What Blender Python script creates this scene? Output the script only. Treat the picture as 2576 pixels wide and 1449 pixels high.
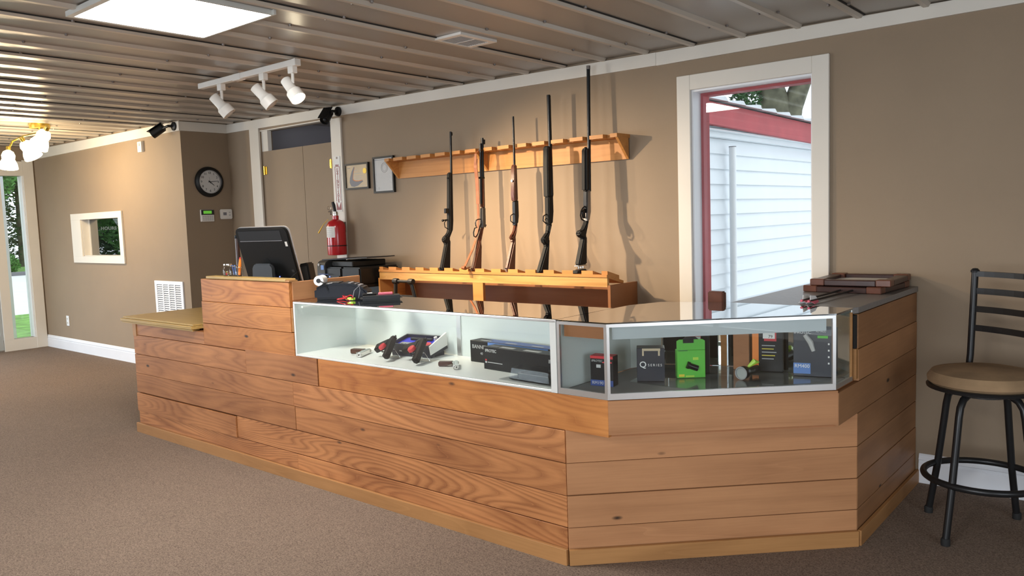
import bpy, bmesh, math, random
from mathutils import Matrix, Vector
random.seed(7)
S = 0.87                                   # working units -> metres
D = bpy.data
scene = bpy.context.scene
for o in list(D.objects): D.objects.remove(o, do_unlink=True)
COL = scene.collection

# ------------------------------------------------------------------ camera
def cam_axes(yaw, pitch, roll):
    f = Vector((-math.sin(yaw)*math.cos(pitch), math.cos(yaw)*math.cos(pitch), math.sin(pitch)))
    r = Vector((math.cos(yaw), math.sin(yaw), 0)); u = r.cross(f)
    return r*math.cos(roll)+u*math.sin(roll), -r*math.sin(roll)+u*math.cos(roll), f
cd = D.cameras.new('camera'); cam = D.objects.new('camera', cd); COL.objects.link(cam)
cd.sensor_fit = 'HORIZONTAL'; cd.sensor_width = 36.0; cd.lens = 36.0*1998.39/2576.0
cd.clip_start = 0.05; cd.clip_end = 300
r_, u_, f_ = cam_axes(0.6981, -0.08763, -0.03395)
cam.matrix_world = Matrix.Translation(Vector((1.1107, -4.8619, 1.58))*S) @ Matrix((r_, u_, -f_)).transposed().to_4x4()
scene.camera = cam

# ------------------------------------------------------------------ world, exposure
w = D.worlds.new('overcast_sky'); scene.world = w; w.use_nodes = True
bg = w.node_tree.nodes['Background']; bg.inputs[0].default_value = (0.86, 0.93, 1.0, 1); bg.inputs[1].default_value = 1.9
scene.view_settings.view_transform = 'Standard'; scene.view_settings.look = 'None'
scene.view_settings.exposure = 0.0; scene.view_settings.gamma = 1.0
scene.view_settings.use_curve_mapping = False

def area_light(name, loc, rot, sx, sy, power, color):
    l = D.lights.new(name, 'AREA'); l.shape = 'RECTANGLE'; l.size = sx*S; l.size_y = sy*S
    l.energy = power; l.color = color
    o = D.objects.new(name, l); COL.objects.link(o); o.location = Vector(loc)*S; o.rotation_euler = rot
    return o
# area lamps added as daylight in assumed, unseen window openings
# (tilted down: sky light falls steeply on the floor and on low things)
area_light('added_shopfront_daylight', (-8.4, -7.62, 1.35), (math.radians(62), 0, 0), 3.6, 1.5, 150, (0.80, 0.90, 1.0))
area_light('added_shopfront_daylight', (.4, -7.62, 1.35), (math.radians(58), 0, 0), 3.6, 1.5, 120, (0.86, 0.93, 1.0))
area_light('added_entrance_daylight', (-11.12, -3.65, 1.25), (0, math.radians(-58), 0), 1.5, 2.2, 85, (0.82, 0.91, 1.0))
area_light('added_side_daylight', (3.42, -4.1, 1.25), (0, math.radians(60), 0), 1.5, 2.6, 40, (0.80, 0.90, 1.0))

# ------------------------------------------------------------------ mesh helpers
WM = {}
class MB:
    def __init__(s): s.v = []; s.f = []; s.m = None
    def add(s, vs, fs):
        b = len(s.v)
        for p in vs:
            p = Vector(p)
            s.v.append(s.m @ p if s.m else p)
        s.f += [tuple(i+b for i in q) for q in fs]
        return s
    def box(s, x0, x1, y0, y1, z0, z1):
        if x0 > x1: x0, x1 = x1, x0
        if y0 > y1: y0, y1 = y1, y0
        if z0 > z1: z0, z1 = z1, z0
        return s.add([(x0,y0,z0),(x1,y0,z0),(x1,y1,z0),(x0,y1,z0),(x0,y0,z1),(x1,y0,z1),(x1,y1,z1),(x0,y1,z1)],
                     [(3,2,1,0),(4,5,6,7),(0,1,5,4),(1,2,6,5),(2,3,7,6),(3,0,4,7)])
    def hexa(s, b, t):
        return s.add(list(b)+list(t), [(3,2,1,0),(4,5,6,7),(0,1,5,4),(1,2,6,5),(2,3,7,6),(3,0,4,7)])
    def prism(s, poly, a0, a1, axis='z'):
        n = len(poly)
        def P(p, a):
            return (p[0],p[1],a) if axis == 'z' else ((a,p[0],p[1]) if axis == 'x' else (p[0],a,p[1]))
        vs = [P(p,a0) for p in poly]+[P(p,a1) for p in poly]
        return s.add(vs, [tuple(range(n-1,-1,-1)), tuple(range(n,2*n))]+[(i,(i+1)%n,n+(i+1)%n,n+i) for i in range(n)])
    def cyl(s, p, q, r0, r1=None, n=16, caps=True):
        r1 = r0 if r1 is None else r1
        p = Vector(p); q = Vector(q); d = (q-p).normalized()
        a = d.orthogonal().normalized(); b = d.cross(a)
        vs = []
        for c, r in ((p,r0),(q,r1)):
            vs += [c+(a*math.cos(2*math.pi*i/n)+b*math.sin(2*math.pi*i/n))*r for i in range(n)]
        fs = [(i,(i+1)%n,n+(i+1)%n,n+i) for i in range(n)]
        if caps: fs += [tuple(range(n-1,-1,-1)), tuple(range(n,2*n))]
        return s.add(vs, fs)
    def lathe(s, prof, p, d=(0,0,1), n=24):
        p = Vector(p); d = Vector(d).normalized(); a = d.orthogonal().normalized(); b = d.cross(a)
        vs = []; fs = []
        for r, h in prof:
            vs += [p+d*h+(a*math.cos(2*math.pi*i/n)+b*math.sin(2*math.pi*i/n))*r for i in range(n)]
        for k in range(len(prof)-1):
            fs += [(k*n+i,k*n+(i+1)%n,(k+1)*n+(i+1)%n,(k+1)*n+i) for i in range(n)]
        fs += [tuple(range(n-1,-1,-1)), tuple(range((len(prof)-1)*n,len(prof)*n))]
        return s.add(vs, fs)
    def tube(s, pts, r, n=8, flat=None):
        pts = [Vector(p) for p in pts]; vs = []; fs = []; m = len(pts)
        ref = None
        for k, p in enumerate(pts):
            t = (pts[min(k+1,m-1)]-pts[max(k-1,0)]).normalized()
            if ref is None: ref = t.orthogonal().normalized()
            a = (ref-t*ref.dot(t))
            a = a.normalized() if a.length > 1e-6 else t.orthogonal().normalized()
            ref = a; b = t.cross(a)
            if flat:
                w2, th = flat; a = Vector((1,0,0)); a = (a-t*a.dot(t)).normalized(); b = t.cross(a)
                vs += [p+a*(w2*sx)+b*(th*sy) for sx, sy in ((1,1),(-1,1),(-1,-1),(1,-1))]
            else:
                rr = r[k] if isinstance(r, (list,tuple)) else r
                vs += [p+(a*math.cos(2*math.pi*i/n)+b*math.sin(2*math.pi*i/n))*rr for i in range(n)]
        if flat: n = 4
        for k in range(m-1):
            fs += [(k*n+i,k*n+(i+1)%n,(k+1)*n+(i+1)%n,(k+1)*n+i) for i in range(n)]
        fs += [tuple(range(n-1,-1,-1)), tuple(range((m-1)*n,m*n))]
        return s.add(vs, fs)
    def torus(s, c, R, r, d=(0,0,1), n=32, m=8):
        c = Vector(c); d = Vector(d).normalized(); a = d.orthogonal().normalized(); b = d.cross(a)
        vs = []; fs = []
        for i in range(n):
            e = a*math.cos(2*math.pi*i/n)+b*math.sin(2*math.pi*i/n)
            vs += [c+e*(R+r*math.cos(2*math.pi*j/m))+d*(r*math.sin(2*math.pi*j/m)) for j in range(m)]
        for i in range(n):
            for j in range(m):
                fs.append((i*m+j, ((i+1)%n)*m+j, ((i+1)%n)*m+(j+1)%m, i*m+(j+1)%m))
        return s.add(vs, fs)
    def build(s, name, mat, parent=None, origin=None, rotz=0.0, label=None, cat=None, group=None, kind=None, smooth=False, bevel=0, seg=1):
        if origin is None:
            if parent is not None: origin = WM[parent].translation/S
            else:
                xs = [p.x for p in s.v]; ys = [p.y for p in s.v]; zs = [p.z for p in s.v]
                origin = Vector(((min(xs)+max(xs))/2, (min(ys)+max(ys))/2, min(zs)))
        origin = Vector(origin)
        R = Matrix.Rotation(-rotz, 3, 'Z')
        me = D.meshes.new(name)
        me.from_pydata([(R @ (p-origin))*S for p in s.v], [], s.f)
        bm = bmesh.new(); bm.from_mesh(me)
        bmesh.ops.recalc_face_normals(bm, faces=bm.faces)
        if bevel:
            es = [e for e in bm.edges if len(e.link_faces) == 2 and e.calc_face_angle(0) > 0.5]
            bmesh.ops.bevel(bm, geom=es, offset=bevel*S, segments=seg, affect='EDGES', clamp_overlap=True)
        bm.to_mesh(me); bm.free()
        if smooth:
            me.shade_smooth() if hasattr(me, 'shade_smooth') else None
            try: me.set_sharp_from_angle(angle=math.radians(38))
            except Exception: pass
        me.materials.append(M[mat] if isinstance(mat, str) else mat)
        o = D.objects.new(name, me); COL.objects.link(o)
        place(o, Matrix.Translation(origin*S) @ Matrix.Rotation(rotz, 4, 'Z'), parent)
        tag(o, label, cat, group, kind)
        return o
def place(o, mw, parent=None):
    WM[o] = mw
    if parent is not None:
        o.parent = parent; o.matrix_basis = WM[parent].inverted() @ mw
    else: o.matrix_basis = mw
def tag(o, label=None, cat=None, group=None, kind=None):
    if label: o['label'] = label
    if cat: o['category'] = cat
    if group: o['group'] = group
    if kind: o['kind'] = kind
    return o
def thing(name, label, cat, loc, group=None):
    o = D.objects.new(name, None); COL.objects.link(o); o.empty_display_size = 0.05
    place(o, Matrix.Translation(Vector(loc)*S)); tag(o, label, cat, group); return o
def clone(o, d, parent='same'):
    c = o.copy(); COL.objects.link(c)
    p = o.parent if parent == 'same' else parent
    place(c, Matrix.Translation(Vector(d)*S) @ WM[o], p); return c
def struct(mb, name, mat, parent=None, label=None, **k):
    return mb.build(name, mat, parent, label=label, kind=None if parent is not None else 'structure', **k)
def frame(o, right, up):
    r = Vector(right).normalized(); u = Vector(up); u = (u-r*u.dot(r)).normalized(); n = r.cross(u)
    return Matrix.Translation(Vector(o)) @ Matrix((r,u,n)).transposed().to_4x4()
def text(name, body, size, o, right, up, mat, parent, align='CENTER', depth=0.0008, bold=0.0, space=1.0):
    cu = D.curves.new(name, 'FONT'); cu.body = body; cu.size = size; cu.align_x = align; cu.align_y = 'CENTER'
    cu.extrude = depth; cu.offset = bold; cu.space_character = space; cu.resolution_u = 3
    to = D.objects.new(name, cu); COL.objects.link(to)
    bpy.context.view_layer.update()
    me = D.meshes.new_from_object(to.evaluated_get(bpy.context.evaluated_depsgraph_get()))
    D.objects.remove(to, do_unlink=True)
    mb = MB(); mb.m = frame(o, right, up)
    mb.add([v.co[:] for v in me.vertices], [tuple(p.vertices) for p in me.polygons])
    D.meshes.remove(me)
    return mb.build(name, mat, parent)

# ------------------------------------------------------------------ materials
M = {}
def nodes(name):
    m = D.materials.new(name); m.use_nodes = True; M[name] = m
    nt = m.node_tree; return m, nt, nt.nodes['Principled BSDF']
def pbr(name, col, rough=0.5, metal=0.0, spec=0.5, bump=0.0, bscale=200.0, var=0.0, vscale=3.0, coat=0.0):
    m, nt, b = nodes(name)
    b.inputs['Base Color'].default_value = (*col, 1); b.inputs['Roughness'].default_value = rough
    b.inputs['Metallic'].default_value = metal; b.inputs['Specular IOR Level'].default_value = spec
    b.inputs['Coat Weight'].default_value = coat
    tc = nt.nodes.new('ShaderNodeTexCoord')
    nz = nt.nodes.new('ShaderNodeTexNoise'); nz.inputs['Scale'].default_value = vscale; nz.inputs['Detail'].default_value = 5
    nt.links.new(tc.outputs['Object'], nz.inputs['Vector'])
    mr = nt.nodes.new('ShaderNodeMapRange'); v = var if var else 0.04
    mr.inputs['To Min'].default_value = 1-v; mr.inputs['To Max'].default_value = 1+v
    mr.inputs['From Min'].default_value = 0.3; mr.inputs['From Max'].default_value = 0.7
    nt.links.new(nz.outputs['Fac'], mr.inputs['Value'])
    vm = nt.nodes.new('ShaderNodeVectorMath'); vm.operation = 'SCALE'; vm.inputs[0].default_value = col
    nt.links.new(mr.outputs[0], vm.inputs['Scale']); nt.links.new(vm.outputs[0], b.inputs['Base Color'])
    if bump:
        n2 = nt.nodes.new('ShaderNodeTexNoise'); n2.inputs['Scale'].default_value = bscale; n2.inputs['Detail'].default_value = 3
        nt.links.new(tc.outputs['Object'], n2.inputs['Vector'])
        bp = nt.nodes.new('ShaderNodeBump'); bp.inputs['Strength'].default_value = bump; bp.inputs['Distance'].default_value = 0.004
        nt.links.new(n2.outputs['Fac'], bp.inputs['Height']); nt.links.new(bp.outputs[0], b.inputs['Normal'])
    return m
def emit(name, col, strength):
    m, nt, b = nodes(name)
    b.inputs['Base Color'].default_value = (*col,1); b.inputs['Emission Color'].default_value = (*col,1)
    b.inputs['Emission Strength'].default_value = strength; return m
def wood(name, dark, light, rings=9.0, sx=0.55, sz=5.0, rough=0.5, contrast=1.0, blotch=0.35, hue=0.12, knots=True):
    """boards sawn along local X: contour lines of a stretched noise give cathedral grain"""
    m, nt, b = nodes(name); L = nt.links.new; N = nt.nodes.new
    tc = N('ShaderNodeTexCoord'); oi = N('ShaderNodeObjectInfo')
    off = N('ShaderNodeVectorMath'); off.operation = 'SCALE'; off.inputs[0].default_value = (37.0, 19.0, 53.0)
    L(oi.outputs['Random'], off.inputs['Scale'])
    ad = N('ShaderNodeVectorMath'); ad.operation = 'ADD'; L(tc.outputs['Object'], ad.inputs[0]); L(off.outputs[0], ad.inputs[1])
    mp = N('ShaderNodeMapping'); mp.inputs['Scale'].default_value = (sx, sz, sz); L(ad.outputs[0], mp.inputs['Vector'])
    nz = N('ShaderNodeTexNoise'); nz.inputs['Scale'].default_value = 1.0; nz.inputs['Detail'].default_value = 2.2; nz.inputs['Roughness'].default_value = 0.42
    L(mp.outputs[0], nz.inputs['Vector'])
    mu = N('ShaderNodeMath'); mu.operation = 'MULTIPLY'; L(nz.outputs['Fac'], mu.inputs[0])
    rr = N('ShaderNodeMapRange'); rr.inputs['To Min'].default_value = rings*0.7; rr.inputs['To Max'].default_value = rings*1.6
    L(oi.outputs['Random'], rr.inputs['Value']); L(rr.outputs[0], mu.inputs[1])
    fr = N('ShaderNodeMath'); fr.operation = 'FRACT'; L(mu.outputs[0], fr.inputs[0])
    rp = N('ShaderNodeValToRGB'); e = rp.color_ramp.elements
    e[0].position = 0.0; e[0].color = (0.15,)*3+(1,); e[1].position = 1.0; e[1].color = (0.75,)*3+(1,)
    a = e.new(0.30); a.color = (0.85,)*3+(1,); a = e.new(0.62); a.color = (1.0,)*3+(1,); a = e.new(0.84); a.color = (0.45,)*3+(1,); a = e.new(0.96); a.color = (0.0,)*3+(1,)
    L(fr.outputs[0], rp.inputs[0])
    # fine streaks
    m2 = N('ShaderNodeMapping'); m2.inputs['Scale'].default_value = (5.0, 130.0, 130.0); L(ad.outputs[0], m2.inputs['Vector'])
    n2 = N('ShaderNodeTexNoise'); n2.inputs['Scale'].default_value = 1.0; n2.inputs['Detail'].default_value = 4; L(m2.outputs[0], n2.inputs['Vector'])
    # blotches and stains
    m3 = N('ShaderNodeMapping'); m3.inputs['Scale'].default_value = (2.2, 5.0, 5.0); L(ad.outputs[0], m3.inputs['Vector'])
    n3 = N('ShaderNodeTexNoise'); n3.inputs['Scale'].default_value = 1.0; n3.inputs['Detail'].default_value = 5; L(m3.outputs[0], n3.inputs['Vector'])
    q1 = N('ShaderNodeMath'); q1.operation = 'MULTIPLY'; q1.inputs[1].default_value = 3.77; L(oi.outputs['Random'], q1.inputs[0])
    q2 = N('ShaderNodeMath'); q2.operation = 'FRACT'; L(q1.outputs[0], q2.inputs[0])
    q3 = N('ShaderNodeMapRange'); q3.inputs['To Min'].default_value = 0.30*contrast; q3.inputs['To Max'].default_value = 0.60*contrast; L(q2.outputs[0], q3.inputs['Value'])
    q4 = N('ShaderNodeMath'); q4.operation = 'SUBTRACT'; q4.inputs[1].default_value = 0.72; L(rp.outputs[0], q4.inputs[0])
    s1 = N('ShaderNodeMath'); s1.operation = 'MULTIPLY_ADD'; s1.inputs[2].default_value = 0.56; L(q4.outputs[0], s1.inputs[0]); L(q3.outputs[0], s1.inputs[1])
    s2 = N('ShaderNodeMath'); s2.operation = 'MULTIPLY_ADD'; s2.inputs[1].default_value = 0.34; L(n2.outputs['Fac'], s2.inputs[0])
    s2b = N('ShaderNodeMath'); s2b.operation = 'SUBTRACT'; s2b.inputs[1].default_value = 0.17; L(s1.outputs[0], s2b.inputs[0]); L(s2b.outputs[0], s2.inputs[2])
    s3 = N('ShaderNodeMath'); s3.operation = 'MULTIPLY_ADD'; s3.inputs[1].default_value = 2*blotch; L(n3.outputs['Fac'], s3.inputs[0])
    s3b = N('ShaderNodeMath'); s3b.operation = 'SUBTRACT'; s3b.inputs[1].default_value = blotch; L(s2.outputs[0], s3b.inputs[0]); L(s3b.outputs[0], s3.inputs[2])
    cl = N('ShaderNodeClamp'); L(s3.outputs[0], cl.inputs[0])
    mx = N('ShaderNodeMix'); mx.data_type = 'RGBA'; mx.inputs[6].default_value = (*dark,1); mx.inputs[7].default_value = (*light,1)
    L(cl.outputs[0], mx.inputs[0])
    # per board tint
    r2 = N('ShaderNodeMath'); r2.operation = 'MULTIPLY'; r2.inputs[1].default_value = 7.31; L(oi.outputs['Random'], r2.inputs[0])
    r3 = N('ShaderNodeMath'); r3.operation = 'FRACT'; L(r2.outputs[0], r3.inputs[0])
    r4 = N('ShaderNodeMapRange'); r4.inputs['To Min'].default_value = 1-hue; r4.inputs['To Max'].default_value = 1+hue; L(r3.outputs[0], r4.inputs['Value'])
    vs = N('ShaderNodeVectorMath'); vs.operation = 'SCALE'; L(mx.outputs[2], vs.inputs[0]); L(r4.outputs[0], vs.inputs['Scale'])
    last = vs.outputs[0]
    if knots:                                                        # nail holes and small dark knots
        m5 = N('ShaderNodeMapping'); m5.inputs['Scale'].default_value = (2.6, 6.5, 6.5); L(ad.outputs[0], m5.inputs['Vector'])
        vo = N('ShaderNodeTexVoronoi'); vo.inputs['Scale'].default_value = 1.0; vo.inputs['Randomness'].default_value = 1.0; L(m5.outputs[0], vo.inputs['Vector'])
        k = N('ShaderNodeMapRange'); k.inputs['From Min'].default_value = 0.035; k.inputs['From Max'].default_value = 0.075
        L(vo.outputs['Distance'], k.inputs['Value'])
        km = N('ShaderNodeMix'); km.data_type = 'RGBA'; km.inputs[6].default_value = (0.03,0.015,0.008,1)
        L(k.outputs[0], km.inputs[0]); L(last, km.inputs[7]); last = km.outputs[2]
    L(last, b.inputs['Base Color'])
    b.inputs['Roughness'].default_value = rough; b.inputs['Specular IOR Level'].default_value = 0.35
    bp = N('ShaderNodeBump'); bp.inputs['Strength'].default_value = 0.25; bp.inputs['Distance'].default_value = 0.002
    L(s2.outputs[0], bp.inputs['Height']); L(bp.outputs[0], b.inputs['Normal'])
    return m
def glass(name, tint=(0.93,0.97,0.95), ior=1.5, rough=0.0, gain=1.0):
    m = D.materials.new(name); m.use_nodes = True; M[name] = m; nt = m.node_tree; nt.nodes.clear()
    out = nt.nodes.new('ShaderNodeOutputMaterial'); mx = nt.nodes.new('ShaderNodeMixShader')
    tr = nt.nodes.new('ShaderNodeBsdfTransparent'); tr.inputs[0].default_value = (*tint,1)
    gl = nt.nodes.new('ShaderNodeBsdfGlossy'); gl.inputs['Roughness'].default_value = rough
    fr = nt.nodes.new('ShaderNodeFresnel'); ge = nt.nodes.new('ShaderNodeNewGeometry')
    mr = nt.nodes.new('ShaderNodeMapRange'); mr.inputs['To Min'].default_value = ior; mr.inputs['To Max'].default_value = 1.0/ior
    nt.links.new(ge.outputs['Backfacing'], mr.inputs['Value']); nt.links.new(mr.outputs[0], fr.inputs['IOR'])   # same reflectance on both faces of a thin pane
    mu = nt.nodes.new('ShaderNodeMath'); mu.operation = 'MULTIPLY'; mu.inputs[1].default_value = gain; mu.use_clamp = True
    nt.links.new(fr.outputs[0], mu.inputs[0]); nt.links.new(mu.outputs[0], mx.inputs[0])
    nt.links.new(tr.outputs[0], mx.inputs[1]); nt.links.new(gl.outputs[0], mx.inputs[2]); nt.links.new(mx.outputs[0], out.inputs[0])
    return m

pbr('wall_paint', (0.275,0.205,0.138), 0.75, bump=0.12, bscale=350, var=0.03)
pbr('wall_dim', (0.27,0.26,0.28), 0.8)
pbr('trim_white', (0.70,0.665,0.60), 0.45, var=0.03)
pbr('base_white', (0.78,0.80,0.84), 0.35, var=0.03)
pbr('ceiling_metal', (0.275,0.25,0.22), 0.30, spec=0.6, var=0.06, vscale=1.2, bump=0.02, bscale=2.0)
pbr('rib_metal', (0.46,0.41,0.35), 0.36, spec=0.6)
pbr('dark_gap', (0.02,0.018,0.016), 0.9)
pbr('screw_metal', (0.22,0.20,0.19), 0.4, metal=0.8)
wood('fir_front', (0.15,0.044,0.012), (0.53,0.228,0.083), rings=34, sx=.40, sz=3.6, contrast=0.72, blotch=0.5, hue=0.12)
wood('fir_box', (0.22,0.060,0.012), (0.58,0.240,0.065), rings=30, sx=.8, sz=4.5, contrast=0.62, blotch=0.75, hue=0.10)
wood('fir_angle', (0.28,0.118,0.048), (0.58,0.292,0.135), rings=5, sx=0.3, sz=4, contrast=0.5, blotch=0.32, hue=0.07)
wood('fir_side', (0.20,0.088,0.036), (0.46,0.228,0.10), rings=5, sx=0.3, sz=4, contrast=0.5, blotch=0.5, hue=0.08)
wood('base_trim_wood', (0.22,0.095,0.03), (0.50,0.255,0.095), rings=5, contrast=0.5, blotch=0.3, hue=0.05, knots=False)
wood('pine_rack', (0.36,0.140,0.034), (0.60,0.285,0.085), rings=5, sz=9, contrast=0.6, blotch=0.2, hue=0.06, knots=False)
wood('pine_knotty', (0.38,0.18,0.045), (0.66,0.38,0.135), rings=9, sz=11, contrast=0.9, blotch=0.15, hue=0.05, knots=False)
wood('cabinet_brown', (0.25,0.095,0.035), (0.38,0.165,0.068), rings=3, contrast=0.2, blotch=0.1, knots=False)
wood('oak_top', (0.30,0.175,0.05), (0.50,0.34,0.12), rings=12, sx=0.5, sz=8, contrast=0.5, blotch=0.15, hue=0.03, rough=0.32, knots=False)
wood('walnut', (0.035,0.012,0.008), (0.13,0.045,0.028), rings=5, sz=14, contrast=0.6, blotch=0.2, rough=0.3, knots=False)
wood('stock_wood', (0.045,0.014,0.008), (0.115,0.038,0.018), rings=4, sz=14, contrast=0.5, blotch=0.15, rough=0.32, knots=False)
pbr('frame_wood_dark', (0.05,0.022,0.018), 0.35, var=0.2, vscale=20)
pbr('frame_wood_red', (0.13,0.045,0.025), 0.35, var=0.2, vscale=20)
pbr('leather', (0.20,0.062,0.018), 0.5, var=0.15, vscale=30)
pbr('gray_laminate', (0.20,0.19,0.185), 0.35, var=0.12, vscale=60)
pbr('gun_black', (0.008,0.0085,0.009), 0.6, spec=0.22)
pbr('gun_steel', (0.016,0.017,0.019), 0.28, metal=0.6)
pbr('gun_silver', (0.26,0.235,0.215), 0.42, metal=0.7)
pbr('receiver_grey', (0.085,0.08,0.076), 0.4, metal=0.6)
pbr('nickel', (0.62,0.60,0.57), 0.22, metal=1.0)
pbr('aluminum', (0.72,0.71,0.70), 0.30, metal=0.9, bump=0.03, bscale=400)
pbr('aluminum_white', (0.66,0.67,0.64), 0.4, metal=0.2)
pbr('case_white', (0.84,0.86,0.84), 0.35)
pbr('hood_grey', (0.42,0.47,0.49), 0.5)
pbr('case_wall', (0.72,0.78,0.76), 0.4)
pbr('case_carpet', (0.26,0.27,0.275), 0.9, bump=0.3, bscale=500)
pbr('mirror', (0.72,0.76,0.74), 0.03, metal=1.0)
pbr('black_plastic', (0.006,0.0065,0.007), 0.42, spec=.35)
pbr('charcoal_plastic', (0.020,0.022,0.025), 0.45, spec=.35)
pbr('navy_plastic', (0.007,0.009,0.015), 0.5, spec=.25)
pbr('silver_plastic', (0.42,0.42,0.43), 0.35, metal=0.3)
pbr('white_plastic', (0.74,0.72,0.68), 0.4)
pbr('paper_white', (0.82,0.82,0.80), 0.7)
pbr('paper_cream', (0.62,0.50,0.34), 0.7, var=0.08, vscale=8)
pbr('paper_grey', (0.55,0.55,0.54), 0.7, var=0.06)
pbr('ink_black', (0.015,0.015,0.018), 0.6)
pbr('ink_grey', (0.20,0.20,0.22), 0.6)
pbr('ink_light', (0.46,0.46,0.46), 0.6)
pbr('ink_orange', (0.65,0.22,0.05), 0.6)
pbr('gold_seal', (0.72,0.50,0.06), 0.4, metal=0.3)
pbr('brass', (0.75,0.55,0.12), 0.25, metal=1.0)
pbr('red_paint', (0.48,0.012,0.018), 0.25, coat=0.4)
pbr('red_dark', (0.22,0.012,0.016), 0.45)
pbr('red_exterior', (0.42,0.055,0.065), 0.6, var=0.12, vscale=4)
pbr('red_print', (0.60,0.03,0.04), 0.45)
pbr('orange_print', (0.80,0.22,0.02), 0.45)
pbr('green_print', (0.10,0.50,0.04), 0.4)
pbr('green_dark', (0.03,0.17,0.03), 0.45)
pbr('lime', (0.42,0.68,0.06), 0.4)
pbr('yellow_print', (0.75,0.60,0.04), 0.45)
pbr('blue_print', (0.035,0.08,0.30), 0.4)
pbr('blue_sky_print', (0.10,0.22,0.55), 0.4)
pbr('blue_velvet', (0.02,0.03,0.58), 0.8)
pbr('pink_rubber', (0.72,0.14,0.20), 0.6)
pbr('box_black', (0.006,0.006,0.007), 0.45, spec=.3)
pbr('box_navy', (0.016,0.020,0.034), 0.35)
pbr('stool_metal', (0.020,0.020,0.021), 0.35, metal=0.4)
pbr('suede', (0.30,0.195,0.105), 0.9, var=0.25, vscale=7, bump=0.1, bscale=300)
pbr('rubber', (0.01,0.01,0.01), 0.8)
pbr('siding_white', (0.80,0.84,0.88), 0.45)
pbr('roof_metal', (0.55,0.56,0.58), 0.4, metal=0.3)
pbr('pvc_white', (0.80,0.82,0.84), 0.35)
pbr('bark', (0.11,0.105,0.07), 0.9, var=0.5, vscale=4, bump=0.6, bscale=8)
pbr('leaf_green', (0.11,0.27,0.07), 0.6, var=0.5, vscale=1.2)
pbr('leaf_dark', (0.035,0.085,0.03), 0.6, var=0.5, vscale=1.2)
pbr('grass', (0.16,0.34,0.06), 0.9, var=0.35, vscale=6, bump=0.5, bscale=60)
pbr('concrete_pale', (0.72,0.72,0.70), 0.8, var=0.05)
pbr('asphalt', (0.18,0.18,0.19), 0.9)
pbr('clear_plastic_rim', (0.35,0.36,0.37), 0.15)
pbr('door_grey', (0.36,0.38,0.38), 0.5)
emit('lamp_panel', (1.0,0.96,0.90), 52.0)
emit('lamp_bulb_hot', (1.0,0.86,0.60), 60.0)
emit('lamp_shade_lit', (1.0,0.80,0.48), 14.0)
emit('lcd_green', (0.14,0.50,0.05), 0.5)
emit('led_blue', (0.15,0.2,1.0), 4.0)
glass('glass_clear', (.975,.99,.985)); glass('glass_top', (0.965,0.985,0.975), 1.6, 0.0, 2.0)
glass('glass_window', (0.96,0.98,0.98), 1.5); glass('glass_mirrored', (.25,.27,.27), 1.5, 0.0, 3.0); glass('clear_plastic', (0.95,0.96,0.965), 1.4, 0.06, .6)

def vinyl():
    m = D.materials.new('vinyl_white'); m.use_nodes = True; M['vinyl_white'] = m; nt = m.node_tree; nt.nodes.clear()
    o = nt.nodes.new('ShaderNodeOutputMaterial'); mx = nt.nodes.new('ShaderNodeMixShader'); mx.inputs[0].default_value = .6
    d = nt.nodes.new('ShaderNodeBsdfDiffuse'); d.inputs[0].default_value = (.85,.85,.85,1); t = nt.nodes.new('ShaderNodeBsdfTranslucent'); t.inputs[0].default_value = (.9,.9,.9,1)
    nt.links.new(d.outputs[0], mx.inputs[1]); nt.links.new(t.outputs[0], mx.inputs[2]); nt.links.new(mx.outputs[0], o.inputs[0])
vinyl()
def carpet():
    m, nt, b = nodes('carpet'); L = nt.links.new; N = nt.nodes.new
    tc = N('ShaderNodeTexCoord')
    n1 = N('ShaderNodeTexNoise'); n1.inputs['Scale'].default_value = 160; n1.inputs['Detail'].default_value = 4; n1.inputs['Roughness'].default_value = 0.8
    n2 = N('ShaderNodeTexNoise'); n2.inputs['Scale'].default_value = 1.3; n2.inputs['Detail'].default_value = 3
    L(tc.outputs['Object'], n1.inputs['Vector']); L(tc.outputs['Object'], n2.inputs['Vector'])
    rp = N('ShaderNodeValToRGB'); rp.color_ramp.elements[0].position = 0.34; rp.color_ramp.elements[0].color = (0.10,0.071,0.054,1)
    rp.color_ramp.elements[1].position = 0.66; rp.color_ramp.elements[1].color = (0.315,0.238,0.185,1)
    L(n1.outputs['Fac'], rp.inputs[0])
    mr = N('ShaderNodeMapRange'); mr.inputs['To Min'].default_value = 0.9; mr.inputs['To Max'].default_value = 1.1; L(n2.outputs['Fac'], mr.inputs['Value'])
    vs = N('ShaderNodeVectorMath'); vs.operation = 'SCALE'; L(rp.outputs[0], vs.inputs[0]); L(mr.outputs[0], vs.inputs['Scale'])
    L(vs.outputs[0], b.inputs['Base Color']); b.inputs['Roughness'].default_value = 0.95; b.inputs['Specular IOR Level'].default_value = 0.1
    bp = N('ShaderNodeBump'); bp.inputs['Strength'].default_value = 0.5; bp.inputs['Distance'].default_value = 0.006
    L(n1.outputs['Fac'], bp.inputs['Height']); L(bp.outputs[0], b.inputs['Normal'])
carpet()

# ------------------------------------------------------------------ room shell
XL, XR, YF = -11.1, 3.4, -7.6              # left end wall, right wall, wall behind the camera
YB, XC = -0.55, -7.02                      # wall with the small window, corner of the clock wall
def cz(x): return 2.668-0.0105*(x+1.0)     # the ceiling sags towards the right
T = 0.15
struct(MB().prism([(XL-T,YF-T),(XR+T,YF-T),(XR+T,T),(XC-T,T),(XC-T,YB+T),(XL-T,YB+T)], -0.12, 0.0), 'floor', 'carpet', label='brown speckled loop carpet covering the shop floor')

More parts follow.
